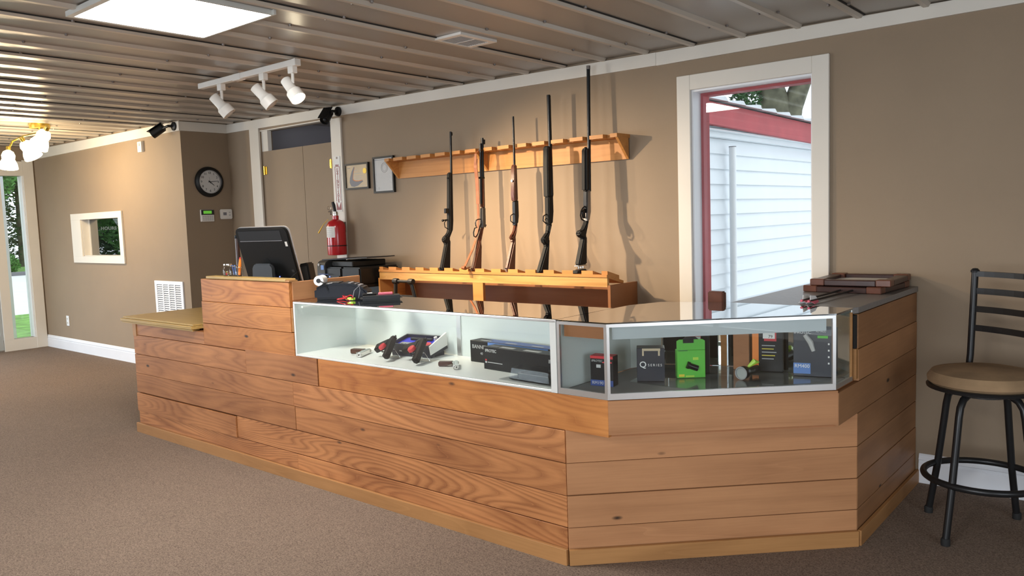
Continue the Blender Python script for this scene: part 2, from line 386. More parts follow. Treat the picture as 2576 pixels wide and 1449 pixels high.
ceil = struct(MB().hexa([(XL-T,YF-T,cz(XL)),(XR+T,YF-T,cz(XR)),(XR+T,1.4,cz(XR)),(XL-T,1.4,cz(XL))],
                        [(XL-T,YF-T,cz(XL)+.1),(XR+T,YF-T,cz(XR)+.1),(XR+T,1.4,cz(XR)+.1),(XL-T,1.4,cz(XL)+.1)]),
              'ceiling', 'ceiling_metal', label='ribbed pale metal sheet ceiling')
rib0 = None
def rib_mesh(x):
    z = cz(x); mb = MB()
    for a in range(1):
        prof = [(-.036,0.002),(-.017,-.022),(.017,-.022),(.036,0.002)]
        mb.prism([(x+px, z+pz) for px, pz in prof], YF, -0.021, 'y')
    return mb
k = 0; screws = MB()
x = -1.347-0.345*27
idx = 0
while x < XR-0.05:
    if x > XL+0.05:
        y1 = -0.022 if x > XC-0.05 else YB-0.022
        prof = [(-.026,0.001),(-.013,-.019),(.013,-.019),(.026,0.001)]
        if rib0 is None:
            rib0 = MB().prism([(px,pz) for px,pz in prof], 0, 1, 'y').build('ceiling_rib', 'rib_metal', ceil, origin=(0,0,0))
            rb = rib0
        else: rb = clone(rib0, (0,0,0))
        Ln = (y1-YF)
        place(rb, Matrix.Translation(Vector((x, YF, cz(x)))*S) @ Matrix.Diagonal((1, Ln, 1, 1)), ceil)
        if idx % 3 == 0:                                             # lapped sheet edge beside every third rib
            e = MB().box(x+.026, x+.034, YF, y1, cz(x)-.006, cz(x)+.002).build('sheet_lap', 'dark_gap', ceil)
        for q in range(9):
            yy = -0.35-0.86*q-(0.1 if idx % 2 else 0)
            if yy < y1-.1:
                screws.lathe([(.010,0),(.010,-.006),(.007,-.012)], (x+.044, yy, cz(x)+.001), n=6)
                if q % 2 == 0: screws.lathe([(.010,0),(.010,-.006),(.007,-.012)], (x-.044, yy-.05, cz(x)+.001), n=6)
    x += 0.345; idx += 1
sc = screws.build('ceiling_screws', 'screw_metal', ceil); sc['kind'] = 'stuff'

# back wall (y=0) with the hall opening and the tall window
HX0, HX1 = -6.385, -5.155                  # hall opening
WX0, WX1, WZ1 = -1.372, -0.578, 2.378      # tall window opening
wb = MB()
ztop = 2.80
wb.box(XC, HX0, 0, T, 0, ztop); wb.box(HX0, HX1, 0, T, 2.595, ztop); wb.box(HX1, WX0, 0, T, 0, ztop)
wb.box(WX0, WX1, 0, T, WZ1, ztop); wb.box(WX0, WX1, 0, T, 0, 0.30); wb.box(WX1, XR, 0, T, 0, ztop)
struct(wb, 'wall_back', 'wall_paint', label='taupe painted wall behind the counter')
# recess behind the hall opening
hw = MB()
hw.box(HX0-.2, HX1+.5, 1.25, 1.3, 0, ztop); hw.box(HX0-.25, HX0-.2, T, 1.3, 0, ztop); hw.box(HX1+.45, HX1+.5, T, 1.3, 0, ztop)
struct(hw, 'wall_hall', 'wall_dim', label='dim grey wall at the back of the hall recess')
struct(MB().prism([(HX0-.25,T),(HX1+.5,T),(HX1+.5,1.3),(HX0-.25,1.3)], -0.12, 0), 'floor_hall', 'carpet', label='carpet floor of the hall recess')
# left part
lb = MB(); HWX0, HWX1, HWZ0, HWZ1 = -9.66, -8.585, 1.28, 1.745
lb.box(XL, HWX0, YB, YB+T, 0, ztop); lb.box(HWX1, XC, YB, YB+T, 0, ztop); lb.box(HWX0, HWX1, YB, YB+T, 0, HWZ0); lb.box(HWX0, HWX1, YB, YB+T, HWZ1, ztop)
struct(lb, 'wall_back_left', 'wall_paint', label='taupe painted wall with the small framed window')
struct(MB().box(XC-T, XC, YB+T, T, 0, ztop), 'wall_return', 'wall_paint', label='short taupe wall carrying the clock')
ow = MB(); ow.box(XL-T, XL, YB+T, 2.6, 0, ztop); ow.box(XL-T, XC, 2.6, 2.7, 0, ztop); ow.box(XC-T, XC, T, 2.7, 0, ztop); ow.box(XL-T, XC, YB+T, 2.7, ztop, ztop+.08)
struct(ow, 'wall_office', 'wall_dim', label='walls of the unlit office behind the small window')
struct(MB().box(XL, XC-T, YB+T, 2.6, -.12, 0), 'floor_office', 'carpet', label='carpet of the unlit office')
# left end wall (x=XL): glazed side light and a glazed door
le = MB()
le.box(XL-T, XL, -0.70, YB+T, 0, ztop); le.box(XL-T, XL, -1.10, -0.70, 2.385, ztop); le.box(XL-T, XL, -1.10, -0.70, 0, 0.15)
le.box(XL-T, XL, -2.15, -1.10, 2.385, ztop); le.box(XL-T, XL, -2.5, -2.15, 0, ztop); le.box(XL-T, XL, YF, -4.8, 0, ztop); le.box(XL-T, XL, -4.8, -2.5, 0, .4); le.box(XL-T, XL, -4.8, -2.5, 2.1, ztop)
struct(le, 'wall_left', 'wall_paint', label='taupe end wall with the glazed entrance')
# walls out of view
rw = MB(); rw.box(XR, XR+T, -2.6, T, 0, ztop); rw.box(XR, XR+T, YF, -5.2, 0, ztop); rw.box(XR, XR+T, -5.2, -2.6, 0, .4); rw.box(XR, XR+T, -5.2, -2.6, 2.1, ztop)
struct(rw, 'wall_right', 'wall_paint', label='taupe painted wall on the stool side')
fw = MB()
fw.box(XL-T, -10.2, YF-T, YF, 0, ztop); fw.box(-6.6, -1.5, YF-T, YF, 0, ztop); fw.box(2.3, XR+T, YF-T, YF, 0, ztop); fw.box(-1.5, 2.3, YF-T, YF, 0, .5); fw.box(-1.5, 2.3, YF-T, YF, 2.2, ztop); fw.box(-10.2, -6.6, YF-T, YF, 0, .5); fw.box(-10.2, -6.6, YF-T, YF, 2.2, ztop)
struct(fw, 'wall_front', 'wall_paint', label='taupe painted shop-front wall with assumed window openings')

# crown trims
def ramp_box(x0, x1, y0, y1, a0, a1, b0, b1):
    return MB().hexa([(x0,y0,a0),(x1,y0,a1),(x1,y1,a1),(x0,y1,a0)], [(x0,y0,b0),(x1,y0,b1),(x1,y1,b1),(x0,y1,b0)])
struct(ramp_box(XC, -1.62, -.022, -.0005, 2.622, 2.572, 2.715, 2.658), 'trim_1', 'trim_white', label='white board along the ceiling of the back wall')
struct(ramp_box(-1.618, XR, -.022, -.0005, 2.570, 2.585, 2.657, 2.640), 'trim_2', 'trim_white', label='white board along the ceiling above the tall window')
struct(ramp_box(XL+.02, XC+.022, YB-.022, YB-.0005, 2.605, 2.620, 2.735, 2.717), 'trim_3', 'trim_white', label='white board along the ceiling above the small window')
struct(MB().box(XC+.0005, XC+.022, YB, -.023, 2.620, 2.717), 'trim_4', 'trim_white', label='white board along the ceiling above the clock')
# hall opening casing
struct(MB().box(-6.555, -6.385, -.020, -.0005, 0, 2.62), 'trim_5', 'trim_white', label='white upright board left of the hall opening')
struct(MB().box(-5.160, -5.010, -.020, -.0005, 0, 2.585), 'trim_6', 'trim_white', label='white upright board carrying the extinguisher')
struct(MB().box(-6.384, -6.27, .015, .06, 2.372, 2.61), 'trim_7', 'trim_white', label='white block above the hall door leaf')
struct(MB().box(-6.384, -5.156, .001, .06, 2.585, 2.62), 'trim_8', 'trim_white', label='white head board of the hall opening')
d2 = thing('door_1', 'pair of taupe painted hall doors with brass hinges', None, (-5.77, .03, 0)); d2['kind'] = 'structure'
MB().box(-6.38, -5.668, .012, .048, 0.01, 2.372).build('door_leaf', 'wall_paint', d2)
MB().box(-5.662, -5.158, .012, .048, 0.01, 2.372).build('door_leaf', 'wall_paint', d2)
def hinge(x, z, parent):
    h = MB().box(x-.032, x+.032, .004, .0118, z-.042, z+.042).build('hinge', 'brass', parent, bevel=.002)
    MB().cyl((x-.0, -.002, z-.045), (x, -.002, z+.045), .009, n=10).build('hinge_pin', 'brass', h)
hinge(-6.335, 2.171, d2); hinge(-5.20, 2.165, d2)

# baseboards
def baseboard(name, poly_of, lab):
    pass
def bb_prof(sgn): return [(0,0),(-.016,0),(-.016,.115),(-.013,.118),(-.013,.132),(-.018,.136),(-.010,.150),(-.010,.158),(-.003,.168),(0,.168)]
struct(MB().prism([(YB+p, z) for p, z in bb_prof(1)], XL+.001, XC+.016, 'x'), 'baseboard_left', 'base_white', label='white moulded baseboard under the small window')
struct(MB().prism([(p-.0005, z) for p, z in bb_prof(1)], 0.021, XR-.001, 'x'), 'baseboard_right', 'base_white', label='white moulded baseboard behind the stool')

# small window with lettering
w1 = thing('window_1', 'small white framed interior window reflecting the entrance', None, (-9.2, YB, 1.2)); w1['kind'] = 'structure'
fz0, fz1, fx0, fx1 = 1.195, 1.825, -9.945, -8.49
for nm, bx in (('frame_board', (fx0, fx1, HWZ1, fz1)), ('frame_board', (fx0, fx1, fz0, HWZ0)), ('frame_board', (fx0, HWX0, HWZ0, HWZ1)), ('frame_board', (HWX1, fx1, HWZ0, HWZ1))):
    MB().box(bx[0], bx[1], YB-.022, YB-.0005, bx[2], bx[3]).build(nm, 'trim_white', w1, bevel=.002)
MB().box(HWX0, HWX0+.012, YB, YB+T, HWZ0, HWZ1).build('jamb_liner', 'trim_white', w1)
MB().box(HWX0, HWX1, YB, YB+T, HWZ0, HWZ0+.010).build('jamb_liner', 'trim_white', w1)
MB().box(HWX0+.012, HWX0+.04, YB+.075, YB+.10, HWZ0+.01, HWZ1).build('sash_stile', 'trim_white', w1)
MB().box(HWX0+.04, HWX1, YB+.085, YB+.092, HWZ0+.010, HWZ1).build('pane', 'glass_mirrored', w1)

# tall window: casing, red outer frame and pane
w2 = thing('window_2', 'tall window in wide white casing looking onto white siding', None, (-.975, 0, .3)); w2['kind'] = 'structure'
for bx in ((-1.468, WX0, .30, 2.476), (WX1, -.478, .30, 2.476), (WX0, WX1, WZ1, 2.476)):
    MB().box(bx[0], bx[1], -.022, -.0005, bx[2], bx[3]).build('casing_board', 'trim_white', w2, bevel=.003)
MB().box(WX0, WX0+.012, .0, .11, .30, WZ1).build('jamb_liner', 'base_white', w2)
MB().box(WX1-.012, WX1, .0, .11, .30, WZ1).build('jamb_liner', 'base_white', w2)
MB().box(WX0+.012, WX1-.012, .0, .11, WZ1-.012, WZ1).build('jamb_liner', 'base_white', w2)
MB().box(WX0, WX0+.03, .11, .20, .30, WZ1).build('outer_frame', 'red_exterior', w2)
MB().box(WX1-.03, WX1, .11, .20, .30, WZ1).build('outer_frame', 'red_exterior', w2)
MB().box(WX0+.03, WX1-.03, .11, .20, WZ1-.03, WZ1).build('outer_frame', 'red_exterior', w2)
MB().box(WX0+.0121, WX1-.0121, .095, .101, .30, WZ1-.0121).build('pane', 'glass_window', w2)

# entrance: side light and door in the left end wall
d1 = thing('door_2', 'white framed glazed entrance side light and door', None, (XL, -1.3, 0)); d1['kind'] = 'structure'
MB().box(XL, XL+.03, -.70, -.565, 0, 2.60).build('casing_board', 'trim_white', d1, bevel=.003)
MB().box(XL, XL+.03, -1.10, -.70, 2.385, 2.58).build('casing_board', 'trim_white', d1)
MB().box(XL, XL+.025, -1.10, -.70, .0, .155).build('bottom_rail', 'trim_white', d1)
MB().box(XL-T, XL+.03, -1.10, -.985, .155, 2.385).build('mullion', 'trim_white', d1)
MB().box(XL-T, XL, -.715, -.70, .155, 2.385).build('jamb_liner', 'base_white', d1)
MB().box(XL-.08, XL-.074, -.985, -.715, .155, 2.385).build('pane', 'glass_window', d1)
for a, b in ((-1.135,-1.103),(-2.148,-2.075)): MB().box(XL-.05, XL-.005, a, b, .02, 2.38).build('door_stile', 'door_grey', d1)
MB().box(XL-.05, XL-.005, -2.075, -1.135, .02, .22).build('door_rail', 'door_grey', d1); MB().box(XL-.05, XL-.005, -2.075, -1.135, 2.26, 2.38).build('door_rail', 'door_grey', d1)
MB().box(XL-.03, XL-.024, -2.075, -1.135, .22, 2.26).build('pane', 'glass_window', d1)
text('door_lettering', 'HOURS', .066, (XL-.034, -1.345, 1.632), (0,-1,0), (0,0,1), 'vinyl_white', d1, bold=.0022, space=1.08)
# assumed windows out of view, added to bring in daylight
wn = thing('window_3', 'assumed unseen wide shop-front window with white frame', None, (-8.4, YF, .5)); wn['kind'] = 'structure'
for bx in ((-10.2,-10.14,.5,2.2),(-6.66,-6.6,.5,2.2),(-10.14,-6.66,.5,.56),(-10.14,-6.66,2.14,2.2),(-8.43,-8.37,.56,2.14)):
    MB().box(bx[0], bx[1], YF-.10, YF-.04, bx[2], bx[3]).build('sash', 'trim_white', wn)
wn = thing('window_5', 'unseen wide shop-front window added for daylight opposite the corner showcase', None, (.4, YF, .5)); wn['kind'] = 'structure'
for bx in ((-1.5,-1.44,.5,2.2),(2.24,2.3,.5,2.2),(-1.44,2.24,.5,.56),(-1.44,2.24,2.14,2.2),(.37,.43,.56,2.14)):
    MB().box(bx[0], bx[1], YF-.10, YF-.04, bx[2], bx[3]).build('sash', 'trim_white', wn)
wn = thing('window_6', 'unseen white framed window added for daylight beside the glazed entrance', None, (XL, -3.65, .4)); wn['kind'] = 'structure'
for bx in ((-4.8,-4.74,.4,2.1),(-2.56,-2.5,.4,2.1),(-4.74,-2.56,.4,.46),(-4.74,-2.56,2.04,2.1),(-3.68,-3.62,.46,2.04)):
    MB().box(XL-.10, XL-.04, bx[0], bx[1], bx[2], bx[3]).build('sash', 'trim_white', wn)
wn = thing('window_4', 'assumed unseen white framed window in the wall beyond the stool', None, (XR, -3.9, .4)); wn['kind'] = 'structure'
for bx in ((-5.2,-5.14,.4,2.1),(-2.66,-2.6,.4,2.1),(-5.14,-2.66,.4,.46),(-5.14,-2.66,2.04,2.1),(-3.93,-3.87,.46,2.04)):
    MB().box(XR+.04, XR+.10, bx[0], bx[1], bx[2], bx[3]).build('sash', 'trim_white', wn)
hl = D.lights.new('hall_fill_light', 'POINT'); hl.energy = 3.0; hl.color = (.95,.95,1.0); hl.shadow_soft_size = .1  # unseen lamp added to brighten the dark hall recess
ho_ = D.objects.new('hall_fill_light', hl); COL.objects.link(ho_); ho_.location = Vector((-5.6, .75, 2.45))*S
# ------------------------------------------------------------------ ceiling fixtures
# flat panel lights; the first is seen, the other two unseen, added for brightness
def panel_light(label, dx, dy):
    X0, Y0 = -2.8225+dx, -2.765+dy; zc_ = cz(X0)-.004
    pl = thing('ceiling_panel_light', label, 'ceiling light', (X0, Y0, 2.60), 'flat panel lights in the ceiling')
    px0, px1, py0, py1, pz = X0-.3325, X0+.3325, Y0-.345, Y0+.345, cz(X0)-.030
    fr = MB()
    fr.box(px0-.03, px1+.03, py0-.03, py0, pz, zc_); fr.box(px0-.03, px1+.03, py1, py1+.012, pz, zc_)
    fr.box(px0-.03, px0, py0, py1, pz, zc_); fr.box(px1, px1+.012, py0, py1, pz, zc_)
    fr.build('frame', 'aluminum_white', pl)
    MB().box(px0, px1, py0, py1, pz+.003, pz+.012).build('diffuser', 'lamp_panel', pl)
    MB().box(px0, px1, py0, py1, pz+.013, zc_-.001).build('housing', 'aluminum_white', pl)
panel_light('square flat panel light glowing white in the ceiling', 0, 0)
panel_light('unseen square panel light added to brighten the floor by the shop-front', -4.1, -2.2)
panel_light('unseen square panel light added to brighten the floor by the stool side', 2.9, -3.6)

# track light, three heads, one lit
ty = -1.645
tl = thing('track_light', 'white ceiling track with three small spot heads', 'track light', (-3.95, ty, 2.66))
MB().box(-4.60, -3.38, ty-.022, ty+.022, 2.632, 2.672).build('track', 'white_plastic', tl, bevel=.003)
MB().box(-4.12, -4.02, ty-.024, ty+.024, 2.626, 2.673).build('feed_box', 'white_plastic', tl, bevel=.003)
MB().box(-3.40, -3.36, ty-.024, ty+.024, 2.628, 2.674).build('end_cap', 'white_plastic', tl, bevel=.003)
def head(x, aim, lit):
    ho = MB(); ho.box(x-.028, x+.028, ty-.02, ty+.02, 2.585, 2.632)
    a = ho.build('adapter', 'white_plastic', tl, bevel=.003)
    MB().tube([(x,ty,2.585),(x,ty,2.525),(x-.01,ty-.005,2.508)], .011).build('stem', 'white_plastic', a, smooth=True)
    d = Vector(aim).normalized(); p = Vector((x-.012, ty-.01, 2.49))-d*.075
    hd = MB().lathe([(.030,-.0),(.036,.004),(.036,.085),(.040,.098),(.052,.112),(.054,.172),(.050,.172),(.046,.150),(.0,.148)], p, d, 24).build('lamp_head', 'white_plastic', tl, smooth=True)
    sl = MB(); q = p+d*.045
    n = (d.orthogonal().normalized())
    MB().cyl(q+n*.0345, q+n*.0372, .008, n=8).build('vent_slot', 'ink_grey', hd)
    MB().lathe([(.001,.150),(.044,.150),(.044,.168),(.03,.176),(.001,.180)], p, d, 20).build('bulb', 'lamp_bulb_hot' if lit else 'paper_grey', hd, smooth=True)
    return p+d*.21, d
h1 = head(-4.31, (.40,.48,-.75), False)
h2 = head(-3.765, (.44,.46,-.72), False)
h3 = head(-3.425, (.62,.10,-.77), True)
def spot(name, loc, target, power, col, ang, blend=.6, size=.03):
    l = D.lights.new(name, 'SPOT'); l.energy = power; l.color = col; l.spot_size = math.radians(ang); l.spot_blend = blend; l.shadow_soft_size = size*S
    o = D.objects.new(name, l); COL.objects.link(o)
    dv = (Vector(target)-Vector(loc)).normalized()
    o.matrix_world = Matrix.Translation(Vector(loc)*S) @ dv.to_track_quat('-Z','Y').to_matrix().to_4x4()
    return o
for (lp, ld), pw, an, aim in ((h1,70,95,(.40,.50,-.75)),(h2,95,95,(.44,.50,-.72)),(h3,240,100,(.42,.62,-.66))):
    spot('track_spot_lamp', lp, lp+Vector(aim), pw, (1.0,.76,.50), an, 1.0, .03)

# brass swivel ceiling light with lit glass shades
bl = thing('swivel_ceiling_light', 'brass ceiling light with glowing glass shades on a curved bar', 'ceiling light', (-8.15, -1.5, 2.72))
MB().lathe([(.0,0),(.095,0),(.10,-.012),(.10,-.05),(.0,-.055)], (-8.15,-1.50,cz(-8.15)-.001), (0,0,1), 24).build('canopy', 'brass', bl, smooth=True)
arm = [(-8.68,-1.62,2.545),(-8.65,-1.60,2.60),(-8.45,-1.56,2.635),(-8.15,-1.5,2.65),(-7.85,-1.56,2.665),(-7.68,-1.6,2.665),(-7.64,-1.62,2.64)]
MB().tube(arm, .011).build('curved_bar', 'brass', bl, smooth=True)
MB().tube([(-8.15,-1.5,2.70),(-8.15,-1.5,2.64)], .012).build('stem', 'brass', bl, smooth=True)
def shade(p, d, k):
    p = Vector(p); d = Vector(d).normalized()
    sh = MB().lathe([(.022,0),(.05,.02),(.066,.06),(.060,.10),(.085,.15),(.095,.20),(.088,.20),(.03,.19)], p, d, 20).build('glass_shade', 'lamp_shade_lit', bl, smooth=True)
    MB().cyl(p-d*.04, p+d*.005, .024, n=12).build('socket', 'brass', bl, smooth=True)
    c = p+d*.27
    l = D.lights.new('shade_bulb', 'POINT'); l.energy = 22; l.color = (1.0,.76,.46); l.shadow_soft_size = .05
    o = D.objects.new('shade_bulb', l); COL.objects.link(o); o.location = c*S
shade((-8.68,-1.64,2.50), (.15,-.12,-1), 0)
shade((-7.66,-1.62,2.62), (-.55,-.25,-.8), 1)
shade((-8.40,-1.58,2.58), (-.2,.5,-.8), 2)
# ceiling air vent
va = thing('ceiling_vent', 'small white square air vent in the metal ceiling', 'vent', (-2.265, -1.2, 2.65))
vz = cz(-2.26)
vf = MB(); vx0, vx1, vy0, vy1 = -2.39, -2.15, -1.365, -1.04
for bx in ((vx0,vx1,vy0,vy0+.04),(vx0,vx1,vy1-.04,vy1),(vx0,vx0+.035,vy0+.04,vy1-.04),(vx1-.035,vx1,vy0+.04,vy1-.04)): vf.box(bx[0],bx[1],bx[2],bx[3],vz-.016,vz-.001)
vf.build('frame', 'white_plastic', va)
MB().box(vx0+.035,vx1-.035,vy0+.04,vy1-.04,vz-.004,vz-.001).build('backing', 'dark_gap', va)
for i in range(9):
    xx = vx0+.045+i*.018
    MB().box(xx,xx+.006,vy0+.04,vy1-.04,vz-.014,vz-.005).build('louver', 'ink_light', va)
MB().box(vx0+.036,vx1-.036,-1.206,-1.196,vz-.0162,vz-.0142).build('divider', 'white_plastic', va)

# security cameras
def seccam(name, label, base, bn, p, d):
    t = thing(name, label, 'security camera', base, 'security cameras on the ceiling trim')
    base = Vector(base); bn = Vector(bn).normalized(); p = Vector(p); d = Vector(d).normalized()
    MB().lathe([(.045,0),(.045,.016),(.030,.026),(.0,.028)], base, bn, 20).build('mount', 'black_plastic', t, smooth=True)
    MB().tube([base+bn*.02, base+bn*.07, p], .014).build('bracket', 'black_plastic', t, smooth=True)
    MB().lathe([(.030,-.065),(.042,-.055),(.046,.055),(.046,.085),(.038,.085),(.034,.070),(.0,.068)], p, d, 20).build('housing', 'black_plastic', t, smooth=True)
    MB().lathe([(.0,.069),(.016,.069),(.016,.078),(.010,.082),(.0,.083)], p, d, 14).build('lens', 'charcoal_plastic', t, smooth=True)
    n = d.cross(Vector((0,0,1))).normalized(); u = n.cross(d)
    m = MB(); m.m = frame(p+u*.047, d, n.cross(d)*-1 if False else n); m.box(-.07,.105,-.045,.045,.0,.006); m.build('sun_shield', 'black_plastic', t)
seccam('security_camera', 'black bullet camera on the trim above the small window', (-7.085, YB-.022, 2.670), (.0,-1,0), (-7.21, YB-.13, 2.635), (-.62,-.55,-.50))
seccam('security_camera', 'black bullet camera above the fire extinguisher sign', (-5.02, -.022, 2.640), (.0,-1,.0), (-5.06,-.125,2.60), (.30,-.60,-.55))
# motion sensor, return grille, outlet
ms = thing('door_chime_sensor', 'small ivory plastic sensor box high on taupe wall', 'sensor', (-7.88, YB, 2.46))
MB().box(-7.93,-7.835,YB-.035,YB-.0005,2.462,2.58).build('body', 'white_plastic', ms, bevel=.004)
MB().box(-7.895,-7.87,YB-.038,YB-.0352,2.53,2.56).build('indicator', 'ink_light', ms)
gr = thing('return_air_grille', 'white louvred return air grille low on taupe wall', 'vent', (-7.47, YB, .45))
gx0, gx1, gz0, gz1 = -7.80, -7.165, .36, 1.012
g = MB()
for bx in ((gx0,gx1,gz1-.04,gz1),(gx0,gx1,gz0,gz0+.04),(gx0,gx0+.05,gz0+.04,gz1-.04),(gx1-.05,gx1,gz0+.04,gz1-.04)): g.box(bx[0],bx[1],YB-.014,YB-.0005,bx[2],bx[3])
for i in range(1,4):
    xx = gx0+.05+(gx1-gx0-.1)*i/4; g.box(xx-.012,xx+.012,YB-.013,YB-.002,gz0+.04,gz1-.04)
g.build('frame', 'base_white', gr)
MB().box(gx0+.05,gx1-.05,YB-.0018,YB-.0006,gz0+.04,gz1-.04).build('backing', 'ink_black', gr)
sl = None
for i in range(23):
    zz = gz0+.05+i*.0245
    if sl is None:
        b = MB().hexa([(gx0+.05,YB-.012,zz),(gx1-.05,YB-.012,zz),(gx1-.05,YB-.002,zz+.012),(gx0+.05,YB-.002,zz+.012)],[(gx0+.05,YB-.012,zz+.004),(gx1-.05,YB-.012,zz+.004),(gx1-.05,YB-.002,zz+.016),(gx0+.05,YB-.002,zz+.016)])
        sl = b.build('louver', 'base_white', gr)
    else: clone(sl, (0,0,i*.0245))
ol = thing('wall_outlet', 'white duplex power outlet low on taupe wall', 'outlet', (-10.345, YB, .335))
MB().box(-10.385,-10.305,YB-.008,YB-.0005,.335,.472).build('cover_plate', 'base_white', ol, bevel=.003)
for zz in (.375,.432):
    s = MB().cyl((-10.345,YB-.0105,zz),(-10.345,YB-.0081,zz),.019,n=14).build('socket', 'white_plastic', ol)
    for dx in (-.007,.007): MB().box(-10.345+dx-.0015,-10.345+dx+.0015,YB-.0115,YB-.0106,zz-.006,zz+.006).build('slot','ink_black',s)

# clock wall: clock, keypad, thermostat
ck = thing('wall_clock', 'round black rimmed wall clock with pale dial', 'clock', (XC, -.262, 1.92))
cc = Vector((XC+.0005,-.262,2.085)); cx = Vector((1,0,0))
MB().lathe([(.160,0),(.165,.008),(.160,.030),(.138,.044),(.124,.036),(.122,.026),(.0,.025)], cc, cx, 48).build('rim', 'black_plastic', ck, smooth=True)
MB().lathe([(.0,.026),(.121,.026),(.121,.028),(.0,.0285)], cc, cx, 40).build('dial', 'paper_grey', ck)
MB().torus(cc+cx*.036, .124, .0035, cx, 48, 6).build('bezel_ring', 'silver_plastic', ck, smooth=True)
for i in range(1,13):
    a = math.radians(90-30*i); p = cc+cx*.0295+Vector((0,math.cos(a),math.sin(a)))*.097
    text('numeral', str(i), .034, p, (0,1,0), (0,0,1), 'ink_black', ck)
def hand(deg, L, wd, nm):
    a = math.radians(90-deg); d = Vector((0,math.cos(a),math.sin(a))); n = cx.cross(d)
    m = MB(); o = cc+cx*.032
    m.add([o-d*.02+n*wd,o-d*.02-n*wd,o+d*L-n*wd*.5,o+d*L+n*wd*.5],[(0,1,2,3)]); m.add([p+cx*.0015 for p in (o-d*.02+n*wd,o-d*.02-n*wd,o+d*L-n*wd*.5,o+d*L+n*wd*.5)],[(3,2,1,0)])
    m.build(nm,'ink_black',ck)
hand(129, .062, .0045, 'hour_hand'); hand(84, .092, .0035, 'minute_hand'); hand(352, .05, .001, 'second_hand')
kp = thing('alarm_keypad', 'white alarm keypad with green display below clock', 'keypad', (XC, -.312, 1.655))
MB().box(XC+.0005,XC+.028,-.388,-.236,1.655,1.784).build('body','white_plastic',kp,bevel=.004)
MB().box(XC+.0282,XC+.031,-.386,-.238,1.728,1.782).build('display_bezel','ink_black',kp)
MB().box(XC+.0312,XC+.0325,-.362,-.266,1.740,1.772).build('display','lcd_green',kp)
for r in range(3):
    for q in range(5): MB().box(XC+.0282,XC+.031,-.372+q*.026,-.352+q*.026,1.668+r*.019,1.679+r*.019).build('key','ink_light',kp)
th = thing('thermostat', 'white wall thermostat beside the alarm keypad', 'thermostat', (XC,-.085,1.672))
MB().box(XC+.0005,XC+.030,-.158,-.014,1.678,1.786).build('body','white_plastic',th,bevel=.008,seg=2)
MB().box(XC+.0302,XC+.0315,-.128,-.088,1.720,1.752).build('display','ink_grey',th)
for zz in (1.715,1.745): MB().box(XC+.0302,XC+.033,-.058,-.042,zz,zz+.012).build('button','ink_light',th)

# ------------------------------------------------------------------ items on the back wall
# certificates
def framed(name, label, x0, x1, z0, z1, tilt, paper):
    t = thing(name, label, 'framed certificate', ((x0+x1)/2, 0, z0))
    f = .016; fm = MB()
    for bx in ((x0,x1,z0,z0+f),(x0,x1,z1-f,z1),(x0,x0+f,z0+f,z1-f),(x1-f,x1,z0+f,z1-f)): fm.box(bx[0],bx[1],-.026,-.0006,bx[2],bx[3])
    fm.build('frame','black_plastic',t)
    MB().box(x0+f,x1-f,-.016,-.0008,z0+f,z1-f).build('sheet',paper,t)
    return t
c1 = framed('framed_certificate', 'black framed tan certificate with dark crescent and gold seal', -4.975, -4.635, 1.90, 2.142, 0, 'paper_cream')
# crescent ornament
def crescent(cx_, cz_, mat, off, pts_out, pts_in, par, nm):
    m = MB(); y = -.0168-off; poly = [(cx_+a, cz_+b) for a, b in pts_out]+[(cx_+a, cz_+b) for a, b in reversed(pts_in)]
    n = len(pts_out)
    vs = [(cx_+a,y,cz_+b) for a,b in pts_out]+[(cx_+a,y,cz_+b) for a,b in pts_in]
    m.add(vs, [(i,i+1,n+i+1,n+i) for i in range(n-1)]); return m.build(nm, mat, par)
po = [(-.03,.085),(-.062,.045),(-.088,-.01),(-.095,-.05),(-.075,-.082),(-.035,-.09),(.02,-.078),(.085,-.045)]
pi = [(-.029,.085),(-.052,.045),(-.070,-.005),(-.074,-.036),(-.058,-.055),(-.028,-.062),(.02,-.060),(.084,-.044)]
po = [(a*1.12,b*1.08) for a,b in po]; pi = [(a+(c-a)*1.5,b+(d_-b)*1.5) for (a,b),(c,d_) in zip(po,pi)]
crescent(-4.81, 2.02, 'ink_grey', 0, po, pi, c1, 'crescent_print')
pi2 = [(a*.93,b*.90) for a,b in pi]
crescent(-4.81, 2.02, 'ink_orange', .0002, pi, [( a+.006, b+.006) for a,b in pi], c1, 'orange_line_print')
MB().cyl((-4.69,-.0162,2.065),(-4.69,-.0185,2.065),.026,n=24).build('gold_seal','gold_seal',c1)
for i,(a,b,z) in enumerate(((-4.94,-4.90,2.098),(-4.84,-4.80,2.075),(-4.86,-4.74,2.045),(-4.87,-4.72,2.020),(-4.87,-4.74,2.003),(-4.87,-4.72,1.988),(-4.94,-4.88,1.925),(-4.85,-4.79,1.927),(-4.74,-4.68,1.93))):
    MB().box(a,b,-.0166,-.0161,z,z+.004).build('print_line','ink_light' if i else 'ink_grey',c1)
c2 = framed('framed_certificate', 'black framed white licence with round grey emblem', -4.566, -4.288, 1.85, 2.176, 0, 'paper_grey')
MB().torus((-4.415,-.0163,2.075), .043, .003, (0,1,0), 28, 4).build('round_emblem','ink_light',c2)
MB().torus((-4.415,-.0163,2.075), .030, .002, (0,1,0), 24, 4).build('round_emblem','ink_light',c2)
MB().box(-4.39,-4.33,-.0166,-.0161,2.112,2.120).build('print_line','ink_grey',c2); MB().box(-4.55,-4.31,-.0166,-.0161,2.145,2.149).build('print_line','ink_grey',c2)
for i in range(14):
    z = 2.02-i*.0108; MB().box(-4.54+(.01*(i%3)),-4.32-(.012*((i*7)%4)),-.0166,-.0161,z,z+.003).build('print_line','ink_light',c2)
